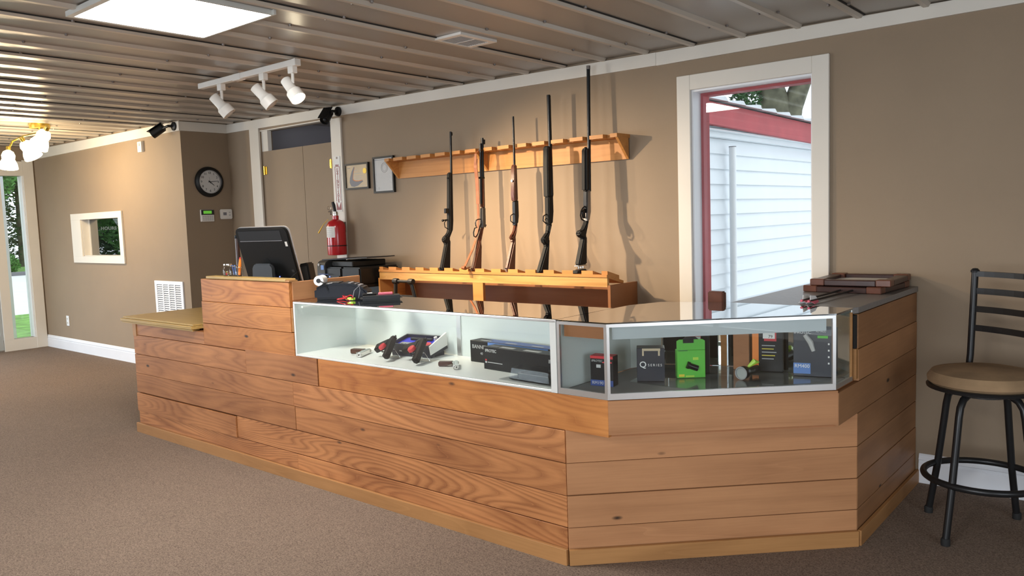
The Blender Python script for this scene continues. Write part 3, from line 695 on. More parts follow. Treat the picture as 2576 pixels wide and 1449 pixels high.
MB().cyl((-4.50,-.0162,1.89),(-4.50,-.0168,1.89),.012,n=14).build('stamp_print','ink_light',c2)
# fire extinguisher sign
sg = thing('extinguisher_sign', 'tall red and white sign with arrow reading FIRE EXTINGUISHER', 'sign', (-5.082,-.02,1.70))
sx, sw = -5.083, .046
MB().box(sx-sw,sx+sw,-.024,-.0206,1.70,2.226).build('plate','paper_white',sg,bevel=.001)
for s_ in (-1,1): MB().box(sx+s_*sw*.72-.004,sx+s_*sw*.72+.004,-.0248,-.0242,1.80,2.13).build('red_border','red_dark',sg)
MB().add([(sx-sw*.82,-.0248,1.715),(sx+sw*.82,-.0248,1.715),(sx+sw*.82,-.0248,1.80),(sx,-.0248,1.735),(sx-sw*.82,-.0248,1.80)],[(0,3,4),(0,1,3),(1,2,3)]).build('arrow_ground','red_dark',sg)
MB().cyl((sx,-.0206,2.21),(sx,-.030,2.21),.009,n=10).build('screw','screw_metal',sg)
text('sign_lettering','FIRE',.032,(sx,-.0246,2.135),(1,0,0),(0,0,1),'red_dark',sg,bold=.0006)
for i,ch in enumerate('EXTINGUISHER'):
    text('sign_lettering',ch,.040,(sx,-.0246,2.098-i*.0272),(1,0,0),(0,0,1),'red_dark',sg,bold=.0008)
# fire extinguisher
fe = thing('fire_extinguisher', 'red fire extinguisher hanging on the white upright board', 'fire extinguisher', (-5.03,-.115,1.285))
ex, ey = -5.03, -.115
MB().lathe([(.06,1.285),(.088,1.289),(.090,1.30),(.090,1.545),(.086,1.575),(.070,1.603),(.045,1.618),(.030,1.626),(.030,1.66),(.0,1.66)],(ex,ey,0),(0,0,1),32).build('cylinder','red_paint',fe,smooth=True)
MB().lathe([(.024,1.66),(.026,1.68),(.022,1.70),(.0,1.70)],(ex,ey,0),(0,0,1),16).build('valve','nickel',fe,smooth=True)
MB().tube([(ex-.005,ey,1.70),(ex-.03,ey-.01,1.715),(ex-.075,ey-.02,1.70)],.008).build('lower_lever','nickel',fe,smooth=True)
MB().tube([(ex+.0,ey,1.70),(ex-.005,ey-.01,1.76),(ex-.012,ey-.015,1.79)],[.012,.016,.013]).build('handle','black_plastic',fe,smooth=True)
MB().cyl((ex-.03,ey-.012,1.685),(ex-.045,ey-.02,1.685),.016,n=14).build('gauge','nickel',fe)
MB().torus((ex-.065,ey-.02,1.735),.017,.0018,(1,-.6,0),20,5).build('pull_ring','nickel',fe)
lab_m = MB(); R0 = .0907
pts = [(ex+R0*math.cos(a),ey+R0*math.sin(a)) for a in [math.radians(-118+i*9) for i in range(9)]]
lab_m.add([(p[0],p[1],1.455) for p in pts]+[(p[0],p[1],1.56) for p in pts],[(i,i+1,10+i,9+i) for i in range(8)])
lab_m.build('instruction_label','paper_white',fe)
for i in range(5):
    pz_ = MB(); R1 = .0912; pts = [(ex+R1*math.cos(a),ey+R1*math.sin(a)) for a in [math.radians(-108+i_*10) for i_ in range(6)]]
    z = 1.47+i*.018; pz_.add([(p[0],p[1],z) for p in pts]+[(p[0],p[1],z+.004) for p in pts],[(k_,k_+1,7+k_,6+k_) for k_ in range(5)]); pz_.build('print_line','ink_light',fe)
MB().lathe([(.0905,1.372),(.0925,1.372),(.0925,1.38),(.0905,1.38)],(ex,ey,0),(0,0,1),32).build('strap','black_plastic',fe)
MB().tube([(ex-.05,ey-.05,1.63),(ex-.10,ey-.07,1.58),(ex-.155,ey-.09,1.50)],[.002,.003,.007]).build('inspection_tag','gold_seal',fe)
MB().box(ex-.03,ex+.03,ey+.085,-.0206,1.50,1.60).build('wall_bracket','screw_metal',fe)

# ------------------------------------------------------------------ gun racks
ur = thing('wall_gun_rack', 'orange pine wall rack with notched ledge holding the gun barrels', 'gun rack', (-3.04,-.09,1.96))
RX0, RX1 = -4.235, -1.845
MB().box(RX0+.02,RX1-.02,-.021,-.0006,1.965,2.110).build('back_board','pine_rack',ur)
pitch = (RX1-RX0)/14.0; gap = .058
def comb(x0, n, pitch_, gap_, depth, yb, yf):
    poly = [(x0,yb)]
    poly = [(x0,yb),(x0,yf)]
    for k_ in range(n):
        c = x0+pitch_*(k_+.5)
        poly += [(c-gap_/2,yf),(c-gap_/2,yf+depth),(c+gap_/2,yf+depth),(c+gap_/2,yf)]
    poly += [(x0+pitch_*n,yf),(x0+pitch_*n,yb)]
    return poly
MB().prism(comb(RX0,14,pitch,gap,.055,-.0006,-.170),2.110,2.136).build('notched_ledge','pine_rack',ur)
for xx in (RX0,-3.175,RX1-.02):
    MB().prism([(-.0215,1.965),(-.160,2.108),(-.160,2.1098),(-.0215,2.1098)],xx,xx+.02,'x').build('bracket','pine_rack',ur)

lr = thing('gun_rack_cabinet', 'pine gun rack cabinet with notched sloping top and open front', 'gun rack', (-2.995,-.17,0))
CX0, CX1 = -4.16, -1.83
MB().box(CX0-.02,CX0,-.35,-.001,0,1.105).build('side_panel','pine_rack',lr,rotz=math.pi/2)
MB().box(CX1-.001,CX1+.02,-.35,-.001,0,1.105).build('side_panel','cabinet_brown',lr,rotz=math.pi/2)
MB().box(CX0,CX1-.002,-.352,-.330,1.094,1.156).build('front_rail','pine_knotty',lr)
MB().box(-3.07,-2.965,-.351,-.325,.06,1.0935).build('centre_post','pine_rack',lr)
MB().box(CX0+.0005,CX1-.0015,-.06,-.045,.06,1.06).build('back_panel','cabinet_brown',lr)
MB().box(CX0+.0005,CX1-.0015,-.349,-.061,.04,.06).build('bottom_shelf','cabinet_brown',lr)
MB().box(CX0+.0005,CX1-.0015,-.329,-.061,.50,.52).build('shelf','cabinet_brown',lr)
# sloping ledge, slightly lower at the back
def slope_z(y): return 1.158-.27*(y+.355)
tb = MB().hexa([(CX0,-.358,slope_z(-.358)),(CX1,-.358,slope_z(-.358)),(CX1,-.15,slope_z(-.15)),(CX0,-.15,slope_z(-.15))],
               [(CX0,-.358,slope_z(-.358)+.020),(CX1,-.358,slope_z(-.358)+.020),(CX1,-.15,slope_z(-.15)+.020),(CX0,-.15,slope_z(-.15)+.020)])
tb.build('ledge_board','pine_rack',lr)
cp = (CX1-CX0)/14.0; g2 = .072
for k_ in range(15):
    a = CX0+cp*(k_-.5)+g2/2 if k_ else CX0; b = CX0+cp*(k_+.5)-g2/2 if k_ < 14 else CX1
    yf_, yb_ = -.350, -.205
    MB().hexa([(a,yf_,slope_z(yf_)+.0203),(b,yf_,slope_z(yf_)+.0203),(b,yb_,slope_z(yb_)+.0203),(a,yb_,slope_z(yb_)+.0203)],
              [(a,yf_,slope_z(yf_)+.046),(b,yf_,slope_z(yf_)+.046),(b,yb_,slope_z(yb_)+.046),(a,yb_,slope_z(yb_)+.046)]).build('notch_block','pine_rack',lr)

# ------------------------------------------------------------------ long guns (profile in y,z; standing butt down)
def gpart(pts, x, t, name, mat, par, bev=.010, seg=2, zoff=0):
    return MB().prism([(a,b+zoff) for a,b in pts], x-t/2, x+t/2, 'x').build(name, mat, par, bevel=bev, seg=seg, smooth=True)
GX = {'g1':-3.42,'g2':-3.081,'g3':-2.745,'g4':-2.422,'g5':-2.09}
def gun(nm, label, x): return thing(nm, label, 'long gun', (x,-.30,1.175), 'long guns standing in the rack')
def loop(pts, x, r, nm, mat, par): return MB().tube([(x,a,b) for a,b in pts], r, 6).build(nm, mat, par, smooth=True)
def barrel(x, y0, z0, y1, z1, r, mat, par, r1=None):
    return MB().cyl((x,y0,z0),(x,y1,z1),r,r1 or r,14).build('barrel',mat,par,smooth=True)
# bolt rifle
x = GX['g1']; t = gun('bolt_action_rifle','slim black bolt-action rifle with synthetic stock standing in rack',x)
st1 = [(-.351,1.180),(-.281,1.395),(-.299,1.404),(-.309,1.426),(-.298,1.450),(-.272,1.458),(-.243,1.491),(-.240,1.524),(-.234,1.676),(-.216,1.949),(-.206,1.966),(-.192,1.966),(-.182,1.955),(-.186,1.708),(-.190,1.573),(-.200,1.501),(-.226,1.460),(-.243,1.431),(-.233,1.410),(-.250,1.180)]
gpart(st1,x,.040,'stock','gun_black',t)
barrel(x,-.192,1.60,-.167,2.293,.0115,'gun_steel',t,.009)
MB().box(x-.004,x+.004,-.160,-.150,2.262,2.288).build('front_sight','gun_steel',t)
loop([(-.24,1.585),(-.269,1.575),(-.281,1.560),(-.276,1.525),(-.242,1.510)],x,.004,'trigger_guard','gun_steel',t)
gpart([(-.271,1.637),(-.269,1.676),(-.235,1.676),(-.237,1.637)],x,.022,'magazine','gun_steel',t,.002,1)
MB().tube([(x,-.20,1.59),(x-.03,-.225,1.585),(x-.045,-.25,1.58)],.005).build('bolt_handle','gun_steel',t,smooth=True)
MB().lathe([(.0,-.011),(.008,-.008),(.011,0),(.008,.008),(.0,.011)],(x-.046,-.252,1.58),(0,0,1),12).build('bolt_knob','gun_steel',t,smooth=True)
for zz in (1.20,1.92): MB().cyl((x,-.345+ (.128 if zz>1.5 else 0),zz),(x,-.358+(.128 if zz>1.5 else 0),zz),.006,n=8).build('sling_stud','gun_steel',t)
# lever rifle
x = GX['g2']; t = gun('lever_action_rifle','lever-action rifle with walnut stock and brown leather sling',x)
gpart([(-.349,1.182),(-.289,1.332),(-.255,1.420),(-.214,1.512),(-.190,1.524),(-.208,1.492),(-.236,1.403),(-.232,1.366),(-.247,1.182)],x,.038,'stock','stock_wood',t)
gpart([(-.216,1.512),(-.207,1.666),(-.172,1.668),(-.176,1.522)],x,.032,'receiver','receiver_grey',t,.004,1)
gpart([(-.209,1.667),(-.200,1.905),(-.168,1.907),(-.173,1.668)],x,.036,'forend','stock_wood',t)
barrel(x,-.180,1.66,-.166,2.212,.0105,'gun_steel',t)
MB().cyl((x,-.206,1.70),(x,-.190,2.170),.009,n=12).build('magazine_tube','gun_steel',t,smooth=True)
MB().box(x-.012,x+.012,-.205,-.158,2.110,2.122).build('barrel_band','gun_steel',t)
MB().box(x-.011,x+.011,-.212,-.166,1.895,1.91).build('barrel_band','gun_steel',t)
MB().cyl((x,-.150,2.165),(x,-.146,2.200),.010,n=10).build('front_sight','gun_steel',t)
loop([(-.222,1.580),(-.248,1.580),(-.272,1.572),(-.282,1.553),(-.277,1.527),(-.264,1.517),(-.292,1.513),(-.308,1.479),(-.305,1.451),(-.286,1.442),(-.262,1.462),(-.240,1.500),(-.228,1.530),(-.218,1.545)],x,.0045,'lever_loop','gun_steel',t)
MB().tube([(x,-.185,1.53),(x,-.168,1.52),(x,-.160,1.535)],.006).build('hammer','gun_steel',t,smooth=True)
MB().tube([(x-.012,a,b) for a,b in [(-.205,2.112),(-.236,2.087),(-.244,2.019),(-.232,1.915),(-.228,1.777),(-.231,1.607),(-.243,1.518),(-.276,1.413),(-.318,1.342),(-.405,1.227),(-.428,1.207),(-.412,1.197),(-.352,1.215)]],.01,flat=(.011,.0022)).build('leather_sling','leather',t)
MB().tube([(x-.012,a,b) for a,b in [(-.236,2.05),(-.243,1.98),(-.233,1.90),(-.229,1.80),(-.231,1.70)]],.01,flat=(.017,.0026)).build('sling_pad','leather',t)
MB().lathe([(.0,-.016),(.013,-.016),(.013,.016),(.0,.016)],(x-.012,-.42,1.212),(1,0,0),12).build('sling_slide','leather',t)
# single-shot rifle
x = GX['g3']; t = gun('walnut_rifle','glossy dark walnut rifle with thin barrel standing in rack',x)
gpart([(-.336,1.181),(-.246,1.409),(-.265,1.426),(-.274,1.442),(-.251,1.451),(-.225,1.487),(-.209,1.530),(-.183,1.548),(-.203,1.471),(-.217,1.436),(-.215,1.416),(-.237,1.181)],x,.038,'stock','walnut',t)
gpart([(-.219,1.524),(-.214,1.705),(-.172,1.714),(-.172,1.596),(-.182,1.543)],x,.032,'receiver','gun_steel',t,.004,1)
gpart([(-.220,1.708),(-.226,1.755),(-.212,1.962),(-.201,1.982),(-.191,1.982),(-.180,1.971),(-.179,1.712)],x,.038,'forend','walnut',t)
barrel(x,-.190,1.90,-.186,2.341,.0095,'gun_steel',t,.008)
MB().cyl((x,-.2245,1.86),(x,-.2285,1.86),.009,n=12).build('escutcheon','nickel',t)
loop([(-.218,1.612),(-.236,1.607),(-.254,1.598),(-.256,1.559),(-.232,1.546),(-.216,1.54)],x,.004,'trigger_guard','gun_steel',t)
MB().cyl((x,-.322,1.205),(x,-.334,1.205),.005,n=8).build('sling_stud','gun_steel',t)
# black pump shotgun
x = GX['g4']; t = gun('black_shotgun','matte black pump shotgun with thick ribbed fore-end',x)
gpart([(-.361,1.180),(-.255,1.377),(-.277,1.384),(-.291,1.406),(-.292,1.428),(-.275,1.438),(-.234,1.472),(-.225,1.526),(-.183,1.536),(-.213,1.462),(-.230,1.424),(-.222,1.408),(-.250,1.180)],x,.042,'stock','gun_black',t)
gpart([(-.230,1.520),(-.228,1.726),(-.167,1.739),(-.166,1.617),(-.180,1.533)],x,.040,'receiver','gun_black',t,.006,2)
gpart([(-.236,1.724),(-.232,1.965),(-.225,2.075),(-.212,2.094),(-.200,2.094),(-.178,2.075),(-.182,1.941),(-.186,1.737)],x,.046,'fore_end','gun_black',t,.014,3)
barrel(x,-.164,1.73,-.166,2.462,.0135,'gun_steel',t)
MB().box(x-.005,x+.005,-.150,-.146,1.74,2.458).build('rib','gun_steel',t)
loop([(-.228,1.60),(-.248,1.595),(-.270,1.587),(-.275,1.553),(-.249,1.537),(-.226,1.535)],x,.0045,'trigger_guard','gun_steel',t)
MB().tube([(x,-.226,1.57),(x,-.245,1.568),(x,-.252,1.556)],.003).build('trigger','gun_steel',t)
# silver receiver shotgun with recoil reducer
x = GX['g5']; t = gun('silver_receiver_shotgun','tall black shotgun with silver receiver and spring recoil pad',x)
gpart([(-.338,1.240),(-.267,1.425),(-.299,1.433),(-.317,1.453),(-.313,1.472),(-.294,1.479),(-.264,1.482),(-.229,1.522),(-.214,1.550),(-.196,1.548),(-.220,1.487),(-.240,1.438),(-.230,1.428),(-.238,1.240)],x,.042,'stock','gun_black',t)
gpart([(-.218,1.545),(-.206,1.748),(-.166,1.758),(-.168,1.607),(-.190,1.543)],x,.036,'receiver','gun_silver',t,.005,2)
gpart([(-.222,1.60),(-.215,1.748),(-.207,1.748),(-.214,1.60)],x,.030,'loading_port','gun_steel',t,.002,1)
gpart([(-.233,1.748),(-.224,1.977),(-.220,2.040),(-.204,2.060),(-.178,2.060),(-.172,1.976),(-.180,1.750)],x,.046,'fore_end','gun_black',t,.014,3)
barrel(x,-.160,1.75,-.134,2.615,.0130,'gun_steel',t)
MB().cyl((x,-.1345,2.60),(x,-.1335,2.625),.0145,n=14).build('choke_ring','screw_metal',t)
loop([(-.222,1.645),(-.248,1.632),(-.268,1.612),(-.277,1.584),(-.266,1.557),(-.232,1.545)],x,.0055,'trigger_guard','gun_steel',t)
gpart([(-.262,1.610),(-.225,1.632),(-.222,1.56),(-.250,1.565)],x,.012,'trigger_housing','gun_steel',t,.002,1)
gpart([(-.343,1.229),(-.340,1.2395),(-.236,1.2395),(-.240,1.229)],x,.040,'recoil_plate','nickel',t,.003,1)
gpart([(-.340,1.2045),(-.325,1.214),(-.256,1.214),(-.245,1.2045)],x,.034,'recoil_base','nickel',t,.003,1)
for yy in (-.318,-.29,-.264): MB().cyl((x,yy,1.212),(x,yy,1.231),.007,n=10).build('recoil_post','nickel',t)
gpart([(-.363,1.182),(-.356,1.204),(-.245,1.204),(-.243,1.182)],x,.040,'butt_pad','rubber',t,.004,1)
# ------------------------------------------------------------------ the plank counter
ct = thing('plank_counter', 'long shop counter clad in reclaimed fir planks with angled corner', 'counter', (-2.6,-1.2,0))
F = -2.040                                            # front face
PX = (-5.145, -.974); C45 = (0.0, -1.085)
# carcass behind the planks, near-black so the gaps between them read as shade
MB().prism([(-5.12,-2.018),(-.985,-2.018),(-.022,-1.085),(-.022,-.005),(-.60,-.005),(-.60,-1.0),(-1.1,-1.50),(-5.12,-1.50)],0.0,.62).build('carcass','dark_gap',ct)
MB().prism([(-5.12,-2.018),(-.755,-2.018),(-.022,-1.345),(-.022,-.005),(-.60,-.005),(-.60,-1.0),(-1.1,-1.50),(-5.12,-1.50)],.6335,.784).build('carcass_top','cabinet_brown',ct)
MB().prism([(-.60,-1.08),(-.022,-1.08),(-.022,-.005),(-.60,-.005)],.785,1.092).build('side_carcass','dark_gap',ct)
ZS = [0.0,.169,.319,.470,.622]
def plank(p, q, z0, z1, mat, out=0.0, th=.021, nm='plank'):
    """board from p to q (xy), outer face on the line plus out"""
    p = Vector((p[0],p[1])); q = Vector((q[0],q[1])); d = (q-p); L = d.length; d.normalize(); n = Vector((d.y,-d.x))
    a = math.atan2(d.y,d.x); o = Vector((*(p+q)/2, z0))
    m = MB(); m.m = Matrix.Translation((o.x,o.y,z0)) @ Matrix.Rotation(a,4,'Z')
    j = lambda: random.uniform(-.0012,.0012)
    m.hexa([(-L/2,-out,j()),(L/2,-out,j()),(L/2,th,0),(-L/2,th,0)],[(-L/2,-out,z1-z0+j()),(L/2,-out,z1-z0+j()),(L/2,th,z1-z0),(-L/2,th,z1-z0)])
    return m.build(nm, mat, ct, origin=(o.x,o.y,z0), rotz=a, bevel=.0012)
e = .0016
rows = [[PX[0],-3.039,PX[1]],[PX[0],-3.716,PX[1]],[PX[0],-3.036,PX[1]],[PX[0],-3.046,PX[1]]]
outs = [[.000,.002],[.009,.000],[.003,.001],[.002,.003]]
for r_i in range(4):
    for k_ in range(2):
        plank((rows[r_i][k_]+e,F+.02),(rows[r_i][k_+1]-e,F+.02),ZS[r_i]+e,ZS[r_i+1]-(.006 if (r_i==1 and k_==0) else e),'fir_front',.02+outs[r_i][k_])
for a, b, o_ in ((PX[0],-3.558,.001),(-3.556,-2.785,.004),(-2.782,-.7425,.0)):
    plank((a+e,F+.02),(b-e if b<-1 else b,F+.02),ZS[4]+e,.786 if a>-3.6 else .772,'fir_front' if a<-2.8 else 'fir_box',.02+o_)
plank((-5.13,F+.02),(-4.075,F+.02),.775,.862,'fir_front',.02)
plank((-5.142,F+.02),(-5.085,F+.02),.765,.862,'base_trim_wood',.026)
plank((-4.072,F+.02),(-3.006,F+.02),.788 if False else .776,.926,'fir_box',.021)
plank((-3.554,F+.02),(-3.006,F+.02),.7868,.7872,'fir_box',.0)
# riser box in front of the till
plank((-4.072,F+.02),(-3.028,F+.02),.9285,1.079,'fir_box',.022)
plank((-4.066,F+.02),(-3.030,F+.02),1.082,1.234,'fir_box',.020)
plank((-3.021,F+.0205),(-3.021,-1.496),1.124,1.238,'fir_angle',.0,.018,'riser_side_board')
MB().box(-3.028,-3.0095,F+.004,F+.02,.932,1.078).build('batten','base_trim_wood',ct)
MB().box(-3.045,-3.012,F+.021,-1.50,.93,1.1225).build('riser_side_panel','cabinet_brown',ct)
MB().box(-4.06,-3.046,F+.0415,F+.06,.93,1.23).build('riser_back_panel','cabinet_brown',ct)
MB().box(-3.99,-3.062,F-.004,F+.075,1.2375,1.256).build('riser_cap_board','oak_top',ct,bevel=.003)
MB().box(-3.062,-3.022,F-.002,F+.06,1.2385,1.2485).build('riser_cap_end','base_trim_wood',ct)
# angled corner, below the ledge
for r_i in range(4):
    z1 = ZS[r_i+1] if r_i < 3 else .631
    plank((PX[1]+.002,F+.001),(C45[0],C45[1]),ZS[r_i]+e,z1-e,'fir_angle',random.uniform(0,.003))
# right flank
sideZ = [0.0,.169,.319,.470,.625,.775,.926,1.090]
for r_i in range(7):
    y0 = C45[1]+.002 if r_i != 4 else -1.352
    plank((0,y0 if r_i<4 else (y0 if r_i==4 else C45[1]+.01)),(0,-.004),sideZ[r_i]+e,sideZ[r_i+1]-e if r_i != 4 else .774,'fir_side',random.uniform(0,.003))
MB().box(-.03,.001,-1.105,-1.0765,.79,.93).build('edge_strip','base_trim_wood',ct)
MB().box(-.03,-.004,-1.105,-1.0765,.932,1.085).build('gap_shade_strip','dark_gap',ct)  # solid dark strip standing in for the shade of the gap
# overhanging ledge under the corner case
plank((-.7425,F+.0005),(0,-1.353),.634,.785,'fir_angle',.0,.021,'ledge_board')
MB().prism([(PX[1]+.01,F+.012),(-.755,F+.012),(-.012,-1.345),(-.012,-1.10)],.6225,.6335).build('ledge_soffit','cabinet_brown',ct)
# base strip
def base(p, q, ext0, ext1):
    return plank(p, q, 0, .074, 'base_trim_wood', .020, -.0025, 'base_strip')
base((PX[0]-.012,F-.004),(PX[1]+.006,F-.004),0,0); base((PX[1]+.006,F-.004),(.004,C45[1]-.008),0,0); base((.004,C45[1]-.008),(.004,-.003),0,0)

# worktops
wt = thing('oak_worktop', 'honey oak laminate worktop overhanging the low end of the counter', 'worktop', (-4.2,-1.7,.865))
poly = [(-5.285,-2.072),(-4.165,-2.082),(-4.165,-1.995),(-4.0765,-1.995),(-4.0765,-1.9765),(-3.05,-1.9765),(-3.05,-1.20),(-5.285,-1.20)]
def inset(pl, d): return [(a+(d if a<-5 else 0), b+(d if b<-2.05 else 0)) for a,b in pl]
MB().prism(poly,.876,.899).build('edge_band','oak_top',wt,bevel=.003)
MB().prism(inset(poly,.014),.8992,.912).build('top_sheet','oak_top',wt,bevel=.003)
MB().prism(inset(poly[:2]+[(-4.20,-2.0),(-5.24,-2.0)],.010),.8635,.8758).build('under_moulding','oak_top',wt)
MB().prism([(-5.1,-1.497),(-3.05,-1.497),(-3.05,-1.25),(-5.1,-1.25)],0,.62).build('pedestal','cabinet_brown',ct)
MB().prism([(-5.1,-1.999),(-4.08,-1.999),(-4.08,-1.25),(-5.1,-1.25)],.786,.8632).build('pedestal_rail','cabinet_brown',ct)
gt = thing('grey_counter_top', 'dark grey laminate counter top running to the wall', 'worktop', (-.3,-.55,1.093))
MB().prism([(-.60,-1.118),(-.010,-1.118),(.006,-1.09),(.006,-.002),(-.60,-.002)],1.0935,1.122).build('slab','gray_laminate',gt,bevel=.002)

# ------------------------------------------------------------------ straight glass showcase
ga = thing('glass_showcase', 'long white-lined glass showcase with aluminium frame on the counter', 'showcase', (-2.0,-1.8,.787))
ax0, ax1, ay0, ay1, az0, az1 = -2.998, -1.010, -2.040, -1.565, .7875, 1.122
MB().box(ax0+.012,ax1-.012,ay0+.014,ay1-.012,az0+.002,az0+.012).build('floor_panel','case_white',ga)
MB().box(ax0+.012,-2.035,ay1-.012,ay1-.002,az0+.002,az1-.012).build('back_panel','case_wall',ga)
MB().box(-2.030,ax1-.012,ay1-.020,ay1-.0125,az0+.0122,az1-.012).build('back_panel','case_wall',ga)
MB().box(-2.062,-2.030,ay1-.026,ay1-.0205,az0+.0122,az1-.012).build('sliding_door_pull','aluminum',ga)
MB().box(ax0,ax0+.012,ay0+.003,ay1,az0,az1-.006).build('side_panel','case_wall',ga)
MB().box(ax1-.012,ax1,ay0+.003,ay1,az0,az1-.006).build('side_panel','case_wall',ga)
MB().box(ax0+.012,ax1-.034,ay0,ay0+.013,az0,az0+.012).build('bottom_rail','aluminum_white',ga,bevel=.002)
MB().box(ax0,ax1,ay0-.001,ay0+.012,az1-.014,az1-.0015).build('top_rail','aluminum',ga,bevel=.002)
MB().box(ax1-.034,ax1,ay0-.001,ay0+.0029,az0,az1-.0141).build('corner_post','aluminum_white',ga)
MB().box(ax0,ax0+.014,ay0,ay0+.0029,az0,az1-.0141).build('corner_post','aluminum_white',ga)
MB().box(ax0+.012,ax0+.03,ay0+.05,ay1-.03,az1-.045,az1-.035).build('support_strip','case_white',ga)
MB().box(ax0+.0141,ax1-.0341,ay0+.004,ay0+.008,az0+.0121,az1-.0142).build('front_pane','glass_clear',ga)
MB().box(ax0+.001,ax1-.001,ay0+.0125,ay1,az1-.006,az1).build('top_pane','glass_top',ga)

# ------------------------------------------------------------------ angled corner showcase
gb = thing('corner_glass_showcase', 'angled glass corner showcase with aluminium edges and dark floor', 'showcase', (-.5,-1.6,.787))
V = [(-1.006,F),(-.742,F),(-.008,-1.357),(-.008,-1.128),(-.62,-1.122),(-.93,-1.235),(-1.006,-1.42)]
bz0, bz1 = .7875, 1.122
MB().prism([(-1.0,F+.012),(-.745,F+.012),(-.02,-1.352),(-.02,-1.14),(-.62,-1.135),(-.92,-1.245),(-1.0,-1.42)],bz0+.001,bz0+.010).build('carpet_floor','case_carpet',gb)
def rail(p, q, z0, z1, th, name, mat, inn=0.0, e0=0.0, e1=0.0):
    p = Vector((p[0],p[1])); q = Vector((q[0],q[1])); d = (q-p).normalized(); n = Vector((-d.y,d.x))
    p = p+d*e0; q = q-d*e1
    m = MB(); pts = [p+n*inn, q+n*inn, q+n*(inn+th), p+n*(inn+th)]
    m.prism([(v.x,v.y) for v in pts], z0, z1); return m.build(name, mat, gb)
for i in range(3):
    rail(V[i],V[i+1],bz0,bz0+.027 if i<2 else bz0+.02,.012,'bottom_rail','aluminum')
    rail(V[i],V[i+1],bz1-.020 if i<2 else bz1-.008,bz1-.0062,.014,'top_rail','aluminum')
    rail(V[i],V[i+1],bz0+.0272,bz1-.0202,.004,('side_pane','front_pane','side_pane')[i],'glass_clear',.004,.014,.014)
# corner posts
rail(V[0],V[1],bz0+.0272,bz1-.0202,.013,'corner_post','aluminum',0,0,.250); rail(V[0],V[1],bz0+.0272,bz1-.0202,.013,'corner_post','aluminum',0,.250,0)
Lf = (Vector(V[2])-Vector(V[1])).length
rail(V[1],V[2],bz0+.0272,bz1-.0202,.013,'corner_post','aluminum',0,.001,Lf-.013); rail(V[1],V[2],bz0+.0272,bz1-.0202,.013,'corner_post','aluminum',0,Lf-.015,0)
rail(V[2],V[3],bz0+.0202,bz1-.0202,.010,'corner_post','base_trim_wood',0,.215,0)
# light hood behind the front glass
rail(V[1],V[2],1.045,bz1-.0205,.003,'light_hood','hood_grey',.03,.03,.03)
rail(V[0],V[1],1.045,bz1-.0205,.003,'light_hood','cabinet_brown',.03,.02,.03)
# mirrored sliding backs
rail(V[3],V[4],bz0+.012,bz1-.0065,.004,'mirror_back','mirror',.004,.005,.01)
rail(V[4],V[5],bz0+.012,bz1-.0065,.004,'mirror_back','mirror',.004,.005,.005)
rail(V[5],V[6],bz0+.012,bz1-.0065,.004,'back_panel','case_wall',.002,.005,0)
rail(V[6],V[0],bz0+.012,bz1-.0065,.004,'back_panel','case_wall',.0,.0,.02)
rail(V[3],V[4],bz0,bz1-.0062,.003,'back_frame','aluminum',.0,.0,.58); rail(V[4],V[5],bz0,bz1-.0062,.003,'back_frame','pine_rack',.009,.0,.30)
MB().prism([(-1.006,F+.001),(-.742,F+.001),(-.006,-1.358),(-.006,-1.126),(-.62,-1.120),(-.93,-1.233),(-1.004,-1.42)],bz1-.006,bz1).build('top_pane','glass_top',gb)
MB().prism([(-.835,-1.715),(-.50,-1.715),(-.27,-1.49),(-.06,-1.26),(-.05,-1.15),(-.60,-1.145),(-.90,-1.26)],bz0+.0104,bz0+.0144).build('glass_sheet','glass_clear',gb)

